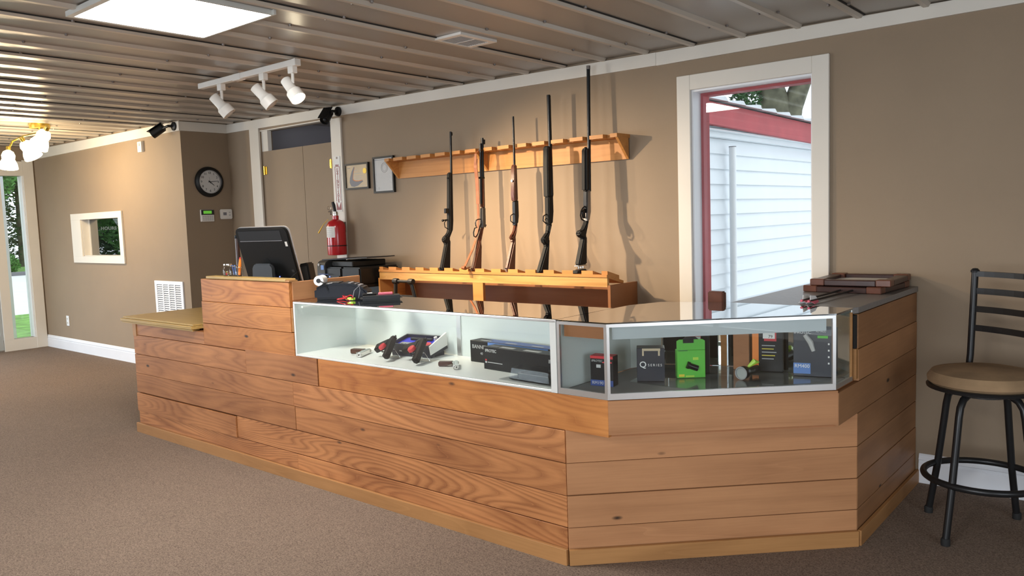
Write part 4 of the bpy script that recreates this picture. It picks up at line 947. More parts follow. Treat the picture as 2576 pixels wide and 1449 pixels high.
# ------------------------------------------------------------------ handguns in the straight case
def pistol(name, label, origin, fwd, up, L, slide, frame_m, grip_m, lock=False, small=False):
    """local X = muzzle direction, Z = top of the slide; origin = middle of the bore"""
    t = thing(name, label, 'handgun', origin, 'handguns in the glass showcase')
    X = Vector(fwd).normalized(); Z = Vector(up); Z = (Z-X*Z.dot(X)).normalized(); Y = Z.cross(X)
    mx = Matrix.Translation(Vector(origin)) @ Matrix((X,Y,Z)).transposed().to_4x4()
    def mb(): m = MB(); m.m = mx; return m
    h = L*.5; wd = L*.080
    mb().prism([(-h,-.02*L),(h*.94,-.02*L),(h,.01*L),(h*.98,.12*L),(-h*.92,.125*L),(-h,.09*L)],-wd,wd,'y').build('slide',slide,t,bevel=L*.018,seg=2,smooth=True)
    mb().cyl((h*.9,0,.05*L),(h*1.015,0,.05*L),L*.038,n=14).build('muzzle',frame_m,t,smooth=True)
    mb().cyl((h*1.0,0,.05*L),(h*1.018,0,.05*L),L*.022,n=12).build('bore','ink_black',t)
    mb().prism([(-h*.92,-.022*L),(-h*.98,-.06*L),(-h*.62,-.11*L),(-h*.05,-.10*L),(h*.05,-.07*L),(h*.85,-.075*L),(h*.92,-.022*L)],-wd*.85,wd*.85,'y').build('frame',frame_m,t,bevel=L*.010,seg=1,smooth=True)
    mb().prism([(-h*.90,-.05*L),(-h*1.02,-.30*L),(-h*1.14,-.58*L),(-h*.60,-.62*L),(-h*.48,-.36*L),(-h*.42,-.09*L)],-wd*1.02,wd*1.02,'y').build('grip',grip_m,t,bevel=L*.022,seg=2,smooth=True)
    m = mb(); m.tube([(-h*.40,0,-.25*L),(-h*.20,0,-.285*L),(h*.02,0,-.25*L),(h*.10,0,-.17*L),(h*.08,0,-.08*L)],L*.014,6); m.build('trigger_guard',frame_m,t,smooth=True)
    mb().tube([(-h*.2,0,-.10*L),(-h*.16,0,-.17*L),(-h*.12,0,-.21*L)],L*.012,6).build('trigger',frame_m,t)
    mb().prism([(-h*1.02,.05*L),(-h*1.12,.12*L),(-h*1.0,.13*L)],-wd*.3,wd*.3,'y').build('hammer',frame_m,t)
    mb().box(-h*.9,-h*.82,-wd*.6,wd*.6,.12*L,.15*L).build('rear_sight',frame_m,t); mb().box(h*.82,h*.9,-wd*.2,wd*.2,.12*L,.148*L).build('front_sight',frame_m,t)
    if lock:
        m = mb(); m.lathe([(.0,-.16*L),(.10*L,-.16*L),(.115*L,-.14*L),(.115*L,-.07*L),(.0,-.07*L)],(-h*.14,0,-.17*L),(0,1,0),16)
        m.build('trigger_lock','red_print',t,smooth=True)
        mb().lathe([(.0,.07*L),(.10*L,.07*L),(.10*L,.14*L),(.0,.15*L)],(-h*.14,0,-.17*L),(0,1,0),16).build('lock_plate','silver_plastic',t,smooth=True)
    return t, mx
zf = az0+.0122
pistol('pocket_pistol','small silver pistol with brown grip lying near the white side panel',(-2.575,-1.865,zf+.0150),(.47,-.88,0),(.88,.47,.0),.165,'nickel','nickel','stock_wood')
def prop(p, q, n, label, par):
    pass
p1, _ = pistol('black_pistol','black pistol with red trigger lock propped beside the blue box',(-2.325,-1.880,zf+.066),(.481,-.732,-.396),(.62,.52,.58),.200,'gun_black','gun_black','gun_black',True)
p2, _ = pistol('black_pistol','black pistol with red trigger lock propped in front of the blue box',(-2.085,-1.875,zf+.066),(.45,-.74,-.42),(.66,.55,.50),.205,'gun_black','gun_black','gun_black',True)
for par, c in ((p1,(-2.330,-1.85)),(p2,(-2.090,-1.845))):
    MB().tube([(c[0]-.03,c[1]-.03,zf+.003),(c[0]+.03,c[1]-.03,zf+.003),(c[0]+.03,c[1]+.03,zf+.003),(c[0]+.0,c[1]+.02,zf+.05),(c[0]-.03,c[1]+.02,zf+.05),(c[0]-.03,c[1]+.03,zf+.003),(c[0]-.03,c[1]-.03,zf+.003)],.0018,6).build('wire_stand','nickel',par)
pistol('pocket_pistol','small silver revolver-like pistol with dark wood grip near the front glass',(-1.815,-1.868,zf+.0140),(.70,-.71,0),(.71,.70,0),.145,'nickel','nickel','walnut')
# blue lined pistol case
bb = thing('pistol_kit_box','navy box with blue velvet lining holding a pistol kit','box',(-2.34,-1.62,zf))
bm_ = Matrix.Translation((-2.275,-1.755,zf)) @ Matrix.Rotation(math.radians(6),4,'Z') @ Matrix.Rotation(math.radians(13),4,'X') @ Matrix.Diagonal((.84,.88,1,1)) @ Matrix.Translation((0,.10,.0))
MB().box(-2.40,-2.15,-1.68,-1.61,zf+.0003,zf+.022).build('box_lid','box_navy',bb)
def lb_(): m = MB(); m.m = bm_; return m
for bx in ((-.175,.175,-.10,-.09),(-.175,.175,.07,.08),(-.175,-.165,-.09,.07),(.165,.175,-.09,.07)): lb_().box(bx[0],bx[1],bx[2],bx[3],.0005,.075).build('box_side','box_navy',bb)
lb_().box(-.165,.165,-.09,.07,.0005,.055).build('velvet_lining','blue_velvet',bb)
lb_().hexa([(.1755,-.10,.02),(.18,-.10,.02),(.18,.08,.02),(.1755,.08,.02)],[(.1755,-.10,.072),(.185,-.10,.072),(.190,.08,.098),(.1755,.08,.098)]).build('lid_edge','paper_white',bb)
lb_().prism([(-.10,.045),(.09,.05),(.09,.028),(.02,.024),(.0,-.02),(-.02,-.02),(-.02,.022),(-.10,.022)],.0555,.068).build('kit_pistol','gun_steel',bb,bevel=.003)
lb_().lathe([(.0,.0555),(.035,.0555),(.035,.063),(.0,.064)],(.10,-.04,0),(0,0,1),18).build('kit_tin','red_print',bb)
lb_().lathe([(.0,.0555),(.012,.0555),(.012,.085),(.0,.086)],(.13,.03,0),(0,0,1),12).build('kit_bottle','paper_white',bb)
for q in range(6): lb_().box(-.12+q*.016,-.107+q*.016,-.07+.006*(q%2),-.035,.0555,.066).build('kit_cartridge','nickel',bb,bevel=.002)
lb_().box(-.10,.12,-.1006,-.1002,.028,.036).build('print_line','ink_light',bb)

# boxed scopes
def carton(name, label, cat, p, q, depth, h, mat, grp=None, z=None):
    """box whose front face runs p->q"""
    p = Vector((p[0],p[1])); q = Vector((q[0],q[1])); d = (q-p); L = d.length; d.normalize(); n = Vector((-d.y,d.x)); z0 = zf if z is None else z
    t = thing(name,label,cat,((p.x+q.x)/2,(p.y+q.y)/2,z0),grp)
    mx = Matrix.Translation((p.x,p.y,z0+.0004)) @ Matrix((Vector((d.x,d.y,0)),Vector((n.x,n.y,0)),Vector((0,0,1)))).transposed().to_4x4()
    m = MB(); m.m = mx; m.box(0,L,0,depth,0,h); m.build('carton',mat,t,bevel=.0015)
    return t, mx, L
def patch(t, mx, x0, x1, z0, z1, mat, nm='print_patch', y=-.0006):
    m = MB(); m.m = mx; m.add([(x0,y,z0),(x1,y,z0),(x1,y,z1),(x0,y,z1)],[(0,1,2,3)]); return m.build(nm,mat,t)
def patch_top(t, mx, x0, x1, y0, y1, h, mat, nm='print_patch'):
    m = MB(); m.m = mx; m.add([(x0,y0,h+.0006),(x1,y0,h+.0006),(x1,y1,h+.0006),(x0,y1,h+.0006)],[(0,1,2,3)]); return m.build(nm,mat,t)
def ctext(t, mx, body, size, x, z, mat, y=-.0008, **k):
    o = mx @ Vector((x,y,z)); r = mx.to_3x3() @ Vector((1,0,0)); return text('lettering',body,size,o,r,(0,0,1),mat,t,depth=.0003,**k)
t, mx, L = carton('scope_carton','black and blue scope carton standing behind another carton','box',(-1.868,-1.688),(-1.215,-1.735),.085,.118,'box_black')
patch_top(t,mx,.10,L-.06,.004,.081,.1180,'blue_print'); patch_top(t,mx,.02,.14,.01,.05,.1183,'box_black')
for q in range(3): patch_top(t,mx,.06+q*.19,.14+q*.19,.02,.035,.1186,'paper_grey')
patch(t,mx,.14,L-.08,.072,.1165,'blue_sky_print'); ctext(t,mx,'BANNER',.030,.075,.085,'paper_grey'); ctext(t,mx,'40',.020,.09,.05,'ink_light')
for q in range(3): patch(t,mx,.20+q*.14,.28+q*.14,.088,.093,'paper_grey',y=-.0009)
t, mx, L = carton('scope_carton','black scope carton with white lettering in front of another carton','box',(-1.655,-1.815),(-1.085,-1.868),.085,.118,'box_black')
ctext(t,mx,'IPROTEC',.021,.055,.098,'paper_grey',bold=.0004); ctext(t,mx,'IPROTEC',.026,L-.06,.085,'paper_grey')
patch(t,mx,.012,.024,.045,.053,'red_print'); patch(t,mx,.012,.024,.033,.042,'paper_grey'); patch(t,mx,.03,.14,.036,.040,'ink_light')
for q in range(2): patch_top(t,mx,.10+q*.17,.20+q*.18,.015,.045,.118,'paper_grey')
patch_top(t,mx,.02,.08,.02,.05,.118,'ink_grey')
bp_ = thing('blister_pack','clear plastic blister pack with dark insert near front glass','package',(-1.25,-1.93,zf))
bx_ = Matrix.Translation((-1.23,-1.925,zf)) @ Matrix.Rotation(math.radians(-4),4,'Z')
def lb2(): m = MB(); m.m = bx_; return m
lb2().box(-.17,.165,-.075,.065,.0005,.004).build('flange','clear_plastic',bp_)
lb2().hexa([(-.13,-.05,.0042),(.14,-.05,.0042),(.14,.05,.0042),(-.13,.05,.0042)],[(-.115,-.04,.062),(.125,-.04,.062),(.125,.04,.062),(-.115,.04,.062)]).build('blister','clear_plastic',bp_,bevel=.004)
lb2().box(-.085,.115,-.032,.03,.0045,.036).build('insert','box_black',bp_,bevel=.004)

# ------------------------------------------------------------------ goods in the corner case
zc0 = bz0+.0105; zc = bz0+.0148; FD = Vector((.734,.683))   # direction along the angled front
t, mx, L = carton('light_carton','small black carton with red top and white lettering','box',(-.948,-1.865),(-.838,-1.845),.06,.140,'box_black',z=zc0)
patch(t,mx,0,L,.0002,.028,'blue_print'); ctext(t,mx,'RM190',.020,.036,.014,'paper_grey'); ctext(t,mx,'IPROTEC',.014,.034,.116,'paper_grey')
patch(t,mx,.0,L,.127,.1398,'red_print'); patch(t,mx,.06,L-.005,.108,.114,'red_print',y=-.0009)
patch(t,mx,.03,.052,.085,.10,'paper_grey',y=-.0009); patch_top(t,mx,0,L,0,.06,.140,'red_print')
t, mx, L = carton('optic_carton','dark grey carton lettered Q SERIES beside the green package','box',(-.800,-1.700),(-.690,-1.635),.09,.155,'box_navy',z=zc)
ctext(t,mx,'Q',.040,.028,.078,'paper_white',bold=.0004); ctext(t,mx,'SERIES',.016,.083,.076,'paper_white',space=1.5)
patch(t,mx,.025,.108,.143,.1545,'paper_cream'); patch(t,mx,.025,.033,.12,.143,'paper_cream'); patch(t,mx,.098,.106,.12,.143,'paper_cream')
# green package with torch print
t, mx, L = carton('green_package','bright green package showing a small gun light','package',(-.675,-1.545),(-.572,-1.462),.045,.132,'green_print',z=zc)
m = MB(); m.m = mx; m.prism([(0,.1325),(L,.1325),(L,.175),(L-.012,.182),(.012,.182),(0,.175)],.004,.010,'y'); m.build('hang_card','green_print',t)
m = MB(); m.m = mx; m.box(.03,.078,-.001,.0038,.166,.182); m.build('hang_tab','box_black',t)
m = MB(); m.m = mx; m.prism([(.025,.1825),(L-.03,.1825),(L-.045,.195),(.045,.195)],.002,.012,'y'); m.build('hook','box_black',t)
m = MB(); m.m = mx; m.cyl((.05,-.006,.062),(.095,-.004,.045),.014,n=12); m.build('printed_light','gun_steel',t,smooth=True)
m = MB(); m.m = mx; m.cyl((.046,-.007,.064),(.056,-.006,.060),.017,n=12); m.build('printed_light_head','box_black',t,smooth=True)
patch(t,mx,.008,.034,.006,.018,'yellow_print'); patch(t,mx,.006,.05,.128,.132,'green_dark'); patch(t,mx,.074,.10,.085,.098,'lime'); patch(t,mx,.04,.08,.004,.012,'lime')
# torch
fl = thing('hand_torch','short black torch with bright reflector lying on case floor','torch',(-.40,-1.36,zc))
fd = Vector((-.12,-.92,0)).normalized(); fp = Vector((-.41,-1.43,zc+.031))
MB().lathe([(.001,-.030),(.0262,-.003),(.027,0),(.030,-.004),(.030,-.03),(.020,-.045),(.018,-.14),(.016,-.145),(.0,-.146)],fp,fd,22).build('body','black_plastic',fl,smooth=True)
MB().lathe([(.0255,-.0015),(.024,-.0025),(.0,-.003)],fp,fd,20).build('reflector','paper_grey',fl,smooth=True)  # pale matt disc; the reflector's shine is put into its colour
MB().lathe([(.0,.0005),(.0258,.0005),(.0258,.002),(.0,.002)],fp,fd,20).build('lens','glass_clear',fl)
MB().torus(fp+fd*.001,.028,.0032,fd,24,6).build('bezel','silver_plastic',fl,smooth=True)
MB().tube([fp-fd*.06+Vector((0,0,.02)),fp-fd*.08+Vector((.02,0,.045)),fp-fd*.10+Vector((.03,0,.04))],[.006,.014,.004]).build('lanyard_tag','lime',fl,smooth=True)
# carded packages at the back
t, mx, L = carton('carded_package','black carded package with orange strip and red price tag','package',(-.452,-1.205),(-.315,-1.168),.02,.225,'box_black',z=zc)
patch(t,mx,-.0,.03,.02,.22,'orange_print'); patch(t,mx,.055,.112,.148,.222,'red_print'); patch(t,mx,.05,.105,.160,.190,'paper_white',y=-.001)
ctext(t,mx,'79',.020,.085,.170,'ink_black',y=-.0015); ctext(t,mx,'TOOL',.022,.055,.212,'orange_print',y=-.0012)
for q in range(5): patch(t,mx,.045,.10+.006*(q%3),.06+q*.016,.064+q*.016,'yellow_print' if q%2 else 'ink_light')
t, mx, L = carton('carded_package','tan backed package standing beside the orange striped one','package',(-.545,-1.215),(-.470,-1.200),.02,.19,'cabinet_brown',z=zc)
t, mx, L = carton('laser_carton','tall black carton lettered RM400 with blue lower band','box',(-.245,-1.222),(-.085,-1.178),.03,.222,'box_navy',z=zc)
patch(t,mx,.0,.075,.012,.062,'blue_sky_print'); ctext(t,mx,'RM400',.023,.038,.047,'paper_white',y=-.0012)
ctext(t,mx,'IPROTEC',.019,.040,.205,'paper_grey',y=-.0012); ctext(t,mx,'RM400',.015,.12,.212,'paper_grey',y=-.0012)
patch(t,mx,.105,.15,.180,.192,'green_print'); m = MB(); m.m = mx; m.tube([(.05,-.003,.195),(.075,-.004,.16),(.088,-.004,.12)],[.010,.013,.009]); m.build('printed_light','paper_grey',t,smooth=True)
for q in range(4): patch(t,mx,.150,.157,.06+q*.03,.068+q*.03,'paper_white',y=-.001)
t, mx, L = carton('torch_carton','small black and red carton with white price sticker','box',(-.700,-1.405),(-.600,-1.360),.03,.205,'box_black',z=zc)
patch(t,mx,.01,.07,.13,.204,'red_print'); patch(t,mx,.015,.068,.145,.178,'paper_white',y=-.001); ctext(t,mx,'88',.014,.035,.155,'ink_black',y=-.0015)
# ------------------------------------------------------------------ till area
ztop_ = .9125
mo = thing('computer_monitor','black all-in-one computer seen from behind with silver edge','computer',(-4.02,-1.42,ztop_))
ang = math.radians(14)
tilt = math.radians(-17)
base_m = Matrix.Translation((-4.045,-1.42,0)) @ Matrix.Rotation(ang,4,'Z')
pm = base_m @ Matrix.Translation((0,0,1.06)) @ Matrix.Rotation(math.radians(17),4,'X')   # local x width, -y = back, z up
def mm(mat_): m = MB(); m.m = mat_; return m
def rrect(w_, h0, h1, r, n=5):
    out = []
    for cx_, cz_, a0 in ((w_-r,h0+r,-90),(w_-r,h1-r,0),(-w_+r,h1-r,90),(-w_+r,h0+r,180)):
        for i in range(n+1):
            a = math.radians(a0+90*i/n); out.append((cx_+r*math.cos(a),cz_+r*math.sin(a)))
    return out
MON_W, MON_H = .252, .545
mm(pm).prism(rrect(MON_W,0,MON_H,.045),-.004,.004,'y').build('bezel_frame','silver_plastic',mo,smooth=True)
mm(pm).prism(rrect(MON_W-.003,.003,MON_H-.003,.045),-.030,-.0042,'y').build('back_shell','black_plastic',mo,bevel=.008,seg=2,smooth=True)
mm(pm).prism(rrect(MON_W-.014,.014,MON_H-.014,.035),.0042,.006,'y').build('screen','navy_plastic',mo)
mm(pm).box(-.215,.185,-.0325,-.0302,.445,.520).build('vent_panel','charcoal_plastic',mo,bevel=.004)
mm(pm).box(-.215,.185,-.0345,-.0326,.442,.446).build('vent_lip','ink_grey',mo)
mm(pm).box(.205,.225,-.0325,-.0302,.40,.435).build('sticker','paper_grey',mo)
mm(pm).cyl((-.02,-.0302,.27),(-.02,-.0315,.27),.04,n=24).build('round_badge','black_plastic',mo)
for q in range(5): mm(pm).box(.20,.225,-.0325,-.0302,.06+q*.035,.08+q*.035).build('port','charcoal_plastic',mo)
mm(base_m).prism([(-.13,.914),(.10,.914),(.085,1.28),(.06,1.31),(-.09,1.31),(-.115,1.28)],-.165,-.135,'y').build('stand_plate','charcoal_plastic',mo,bevel=.008,seg=2,smooth=True)
mm(base_m).box(-.16,.14,-.17,.13,.9128,.928).build('stand_foot','black_plastic',mo,bevel=.004)
mm(base_m).box(-.05,.05,-.136,-.06,1.18,1.24).build('stand_hinge','black_plastic',mo)
mm(pm).cyl((.07,-.030,.165),(.07,-.034,.165),.004,n=8).build('power_light','led_blue',mo)
mm(pm).tube([(.245,-.02,.20),(.20,-.05,.17),(.12,-.07,.115),(.09,-.075,.105)],.004).build('black_cable','black_plastic',mo,smooth=True)
mm(pm).tube([(.10,-.075,.112),(.06,-.085,.085),(-.0,-.095,.07),(-.09,-.13,.035),(-.14,-.16,.01)],.0065).build('white_cable','paper_white',mo,smooth=True)
mm(pm).torus((.14,-.05,.06),.035,.0025,(0.3,1,.1),22,5).build('cable_coil','ink_grey',mo)
# dark post standing behind the monitor
tp = thing('dark_upright_stand','thin dark upright stand behind the computer','stand',(-4.80,-1.30,.9125))
MB().cyl((-4.80,-1.30,.9127),(-4.80,-1.30,.925),.055,n=20).build('foot','black_plastic',tp); MB().cyl((-4.80,-1.30,.925),(-4.80,-1.30,1.49),.017,n=12).build('post','frame_wood_dark',tp,smooth=True)
MB().lathe([(.018,1.49),(.02,1.495),(.019,1.515),(.0,1.52)],(-4.80,-1.30,0),(0,0,1),12).build('cap','navy_plastic',tp,smooth=True)
# jars on the riser cap
jz = 1.2565
def jar(name,label,x,y,r,h,fill):
    t = thing(name,label,'jar',(x,y,jz),'glass jars on the riser cap')
    MB().lathe([(.0,.0),(r*.9,.001),(r,.008),(r,h*.68),(r*.80,h*.82),(r*.80,h),(r*.74,h),(r*.74,h*.82),(r*.92,h*.66),(r*.92,.010),(.0,.008)],(x,y,jz),(0,0,1),22).build('glass','clear_plastic',t,smooth=True)
    MB().torus((x,y,jz+h*.90),r*.80,.0022,(0,0,1),22,5).build('screw_thread','nickel',t)
    fill(t,x,y,r,h); return t
def fill1(t,x,y,r,h):
    MB().lathe([(r*.60,h*.97),(r*.86,h*.97),(r*.86,h*1.06),(r*.3,h*1.07),(.0,h*1.08)],(x,y,jz),(0,0,1),18).build('lid','nickel',t,smooth=True)
    for i in range(7):
        a = i*2.4; MB().lathe([(.0,0),(.006,.002),(.006,.012),(.0,.014)],(x+r*.5*math.cos(a),y+r*.5*math.sin(a),jz+.010+.006*(i%4)),(math.cos(a),.5,.6),8).build('coin',('nickel','red_print','brass')[i%3],t)
def fill2(t,x,y,r,h):
    for i,(mt,dx) in enumerate((('blue_print',-.3),('ink_black',.0),('blue_sky_print',.3))):
        MB().tube([(x+dx*r,y+.2*r,jz+.010),(x+dx*r*1.8,y-.1*r,jz+h*1.02)],.0045,6).build('pen',mt,t)
def fill3(t,x,y,r,h):
    MB().tube([(x-.1*r,y,jz+.010),(x+.35*r,y,jz+h*1.1),(x+.7*r,y,jz+h*1.75)],[.008,.010,.006],8).build('orange_marker','orange_print',t,smooth=True)
    MB().tube([(x+.7*r,y,jz+h*1.75),(x+.78*r,y,jz+h*1.92)],[.006,.005],8).build('marker_cap','red_print',t)
jar('glass_jar','clear mason jar with lid holding small metal bits',-3.775,-1.998,.034,.078,fill1)
jar('pen_jar','clear mason jar with blue and dark pens',-3.712,-1.992,.030,.074,fill2)
jar('marker_jar','clear jar holding an orange marker',-3.652,-1.990,.026,.066,fill3)
# upright handset charger / router
ro = thing('desk_router','black upright slab router behind the riser','router',(-3.88,-1.22,ztop_))
rm_ = Matrix.Translation((-3.905,-1.235,ztop_)) @ Matrix.Rotation(math.radians(25),4,'Z') @ Matrix.Rotation(math.radians(-9),4,'Y')
mm(rm_).box(-.020,.055,-.05,.05,.004,.385).build('body','black_plastic',ro,bevel=.010,seg=2); mm(rm_).box(-.035,.065,-.06,.06,.002,.012).build('foot','black_plastic',ro)
mm(rm_).box(-.010,.045,-.051,-.0502,.03,.36).build('front_strip','charcoal_plastic',ro)
# printer on black stand
pt = thing('black_table','black printer table against the back wall','table',(-4.50,-.30,0))
MB().box(-4.80,-4.205,-.555,-.05,1.03,1.055).build('table_top','black_plastic',pt)
for xx in (-4.79,-4.245):
    for yy in (-.55,-.09): MB().box(xx,xx+.03,yy,yy+.03,0,1.03).build('leg','black_plastic',pt)
MB().box(-4.76,-4.25,-.07,-.055,.35,1.03).build('modesty_panel','black_plastic',pt)
pr = thing('office_printer','black office printer with blue sticker and raised lid','printer',(-4.50,-.30,1.0555))
MB().box(-4.765,-4.45,-.535,-.09,1.056,1.205).build('body','black_plastic',pr,bevel=.012,seg=2,smooth=True)
MB().prism([(-.548,1.058),(-.548,1.225),(-.530,1.252),(-.505,1.260),(-.30,1.260),(-.30,1.058)],-4.775,-4.655,'x').build('front_left_block','charcoal_plastic',pr,bevel=.006,seg=2,smooth=True)
MB().box(-4.65,-4.36,-.48,-.10,1.2055,1.255).build('scanner_base','black_plastic',pr,bevel=.006)
MB().hexa([(-4.76,-.50,1.262),(-4.26,-.40,1.277),(-4.26,-.08,1.277),(-4.76,-.10,1.262)],[(-4.76,-.50,1.270),(-4.26,-.40,1.285),(-4.26,-.08,1.285),(-4.76,-.10,1.270)]).build('document_lid','charcoal_plastic',pr)
MB().box(-4.449,-4.205,-.53,-.09,1.0555,1.205).build('paper_cassette','black_plastic',pr,bevel=.012,seg=2)
MB().cyl((-4.745,-.5485,1.225),(-4.745,-.5505,1.225),.012,n=18).build('round_emblem','ink_light',pr)
MB().box(-4.715,-4.672,-.5505,-.5485,1.180,1.222).build('sticker','blue_sky_print',pr,bevel=.004)
MB().box(-4.74,-4.60,-.558,-.5486,1.140,1.145).build('blue_edge','blue_print',pr)
MB().box(-4.58,-4.47,-.543,-.5355,1.07,1.13).build('control_screen','charcoal_plastic',pr); MB().cyl((-4.61,-.5355,1.12),(-4.61,-.5385,1.12),.005,n=8).build('power_light','led_blue',pr)
MB().box(-4.645,-4.615,-.4835,-.4805,1.215,1.24).build('button','charcoal_plastic',pr)
# receipt terminal with paper roll on the showcase
zt = 1.1225
te = thing('card_terminal','black card terminal with white paper roll on glass showcase','card terminal',(-2.87,-1.78,zt))
tm = Matrix.Translation((-2.845,-1.790,zt)) @ Matrix.Rotation(math.radians(38),4,'Z')
mm(tm).prism([(-.15,.001),(.17,.001),(.185,.03),(.16,.062),(.09,.092),(-.02,.098),(-.10,.092),(-.15,.070)],-.075,.085,'y').build('body','navy_plastic',te,bevel=.014,seg=2,smooth=True)
mm(tm).hexa([(.03,-.06,.099),(.15,-.06,.067),(.15,.07,.067),(.03,.07,.099)],[(.03,-.06,.101),(.15,-.06,.069),(.15,.07,.069),(.03,.07,.101)]).build('keypad','charcoal_plastic',te)
for r in range(3):
    for q in range(4): mm(tm).box(.055+r*.028,.072+r*.028,-.045+q*.027,-.027+q*.027,.082-r*.0075,.098-r*.0075).build('key','ink_grey',te)
mm(tm).box(-.09,.0,-.05,.07,.0985,.102).build('paper_cover','charcoal_plastic',te,bevel=.003)
mm(tm).hexa([(-.13,-.055,.082),(-.04,-.055,.100),(-.04,.05,.100),(-.13,.05,.082)],[(-.13,-.055,.084),(-.04,-.055,.1025),(-.04,.05,.1025),(-.13,.05,.084)]).build('receipt_paper','paper_white',te)
mm(tm).cyl((-.115,-.085,.118),(-.115,.015,.118),.030,n=24).build('paper_roll','paper_white',te,smooth=True)
mm(tm).cyl((-.115,-.0865,.118),(-.115,-.0850,.118),.014,n=16).build('roll_core','ink_black',te)
mm(tm).tube([(-.115,-.082,.118),(-.08,-.088,.105),(-.06,-.08,.06)],.004).build('roll_arm','black_plastic',te)
# multimeter-like case with pink stick, red lead
gd = thing('black_plastic_case','flat black plastic case with pink stick on glass showcase','plastic case',(-2.50,-1.76,zt))
gm = Matrix.Translation((-2.505,-1.77,zt)) @ Matrix.Rotation(math.radians(52),4,'Z')
mm(gm).box(-.115,.125,-.055,.055,.001,.030).build('shell','charcoal_plastic',gd,bevel=.012,seg=2,smooth=True)
mm(gm).box(-.117,.127,-.057,.057,.0145,.0160).build('seam','ink_black',gd)
mm(gm).box(-.01,.075,.00,.035,.0302,.044).build('pink_stick','pink_rubber',gd,bevel=.003)
mm(gm).box(-.105,-.02,.010,.043,.0302,.042).build('black_remote','black_plastic',gd,bevel=.005); mm(gm).box(-.075,-.045,.011,.042,.0422,.0435).build('white_label','paper_white',gd)
ld_ = thing('red_test_lead','tangled thin red lead with clip lying on glass showcase','cable',(-2.64,-1.89,zt))
pts = []
for i in range(40):
    a = i/39*4.6*math.pi; pts.append((-2.700+.052*math.cos(a*.5)+.018*math.cos(a*1.7), -1.885+.030*math.sin(a)+.02*math.sin(a*.31), zt+.005+.012*(1+math.sin(a*.8))))
MB().tube(pts,.0034,6).build('wire','red_paint',ld_,smooth=True)
MB().tube([(-2.64,-1.87,zt+.01),(-2.645,-1.85,zt+.06),(-2.635,-1.82,zt+.085),(-2.64,-1.81,zt+.06),(-2.645,-1.82,zt+.01)],.002,6).build('thin_wire','ink_grey',ld_,smooth=True)
MB().box(-2.685,-2.635,-1.875,-1.850,zt+.004,zt+.018).build('clip','lime',ld_,bevel=.003)
# metal framed chair behind the counter
ch = thing('metal_chair','dark metal framed chair standing behind the showcase','chair',(-3.05,-.86,0))
ccx, ccy, tw = -3.135, -.98, .085
for s_ in (-1,1):
    MB().tube([(ccx+s_*.16,ccy,.50),(ccx+s_*.12,ccy-.01,.95),(ccx+s_*.080,ccy-.03,1.155)],.014,10).build('back_post','stool_metal',ch,smooth=True)
    MB().lathe([(.0,-.022),(.020,-.022),(.022,0),(.020,.022),(.0,.022)],(ccx+s_*.080,ccy-.03,1.155),(1,0,0),14).build('post_knob','stool_metal',ch,smooth=True)
MB().cyl((ccx-.08,ccy-.03,1.155),(ccx+.08,ccy-.03,1.155),.011,n=12).build('top_bar','stool_metal',ch,smooth=True)
MB().hexa([(ccx-.125,ccy-.012,.97),(ccx+.125,ccy-.012,.97),(ccx+.125,ccy+.0,.97),(ccx-.125,ccy+.0,.97)],[(ccx-.10,ccy-.022,1.055),(ccx+.10,ccy-.022,1.055),(ccx+.10,ccy-.010,1.055),(ccx-.10,ccy-.010,1.055)]).build('back_slat','charcoal_plastic',ch)
MB().box(ccx-.20,ccx+.20,ccy-.02,ccy+.36,.47,.51).build('seat','black_plastic',ch,bevel=.012,seg=2)
for sx_ in (-1,1):
    for yy in (ccy+.0,ccy+.34): MB().tube([(ccx+sx_*.17,yy,.47),(ccx+sx_*.19,yy,0.0)],.014,10).build('leg','stool_metal',ch,smooth=True)

# ------------------------------------------------------------------ things on the grey top
zg = 1.1225
def picture_frame(name,label,z,dx,dy,rot):
    t = thing(name,label,'picture frame',(-.24+dx,-.30+dy,z))
    m_ = Matrix.Translation((-.245+dx,-.27+dy,z)) @ Matrix.Rotation(rot,4,'Z')
    Wd, Dp, b_ = .205, .235, .055
    for bx, mt in (((-Wd+.075,Wd-.075,-Dp,-Dp+b_),'frame_wood_dark'),((-Wd+.075,Wd-.075,Dp-b_,Dp),'frame_wood_dark'),((-Wd,-Wd+b_,-Dp+.075,Dp-.075),'frame_wood_dark'),((Wd-b_,Wd,-Dp+.075,Dp-.075),'frame_wood_dark')):
        mm(m_).box(bx[0],bx[1],bx[2],bx[3],.0004,.032).build('frame_rail',mt,t,bevel=.004)
    for sx_ in (-1,1):
        for sy_ in (-1,1): mm(m_).box(sx_*Wd,sx_*(Wd-.0748),sy_*Dp,sy_*(Dp-.0748),.0004,.036).build('corner_block','frame_wood_red',t,bevel=.004)
    mm(m_).box(-Wd+b_,Wd-b_,-Dp+b_,Dp-b_,.004,.012).build('picture','paper_grey',t)
    return t
picture_frame('picture_frame','dark wooden picture frame lying lowest in a stack of two',zg,0,0,math.radians(-3))
picture_frame('picture_frame','dark wooden picture frame lying on top of another frame',zg+.0365,.02,.01,math.radians(2))
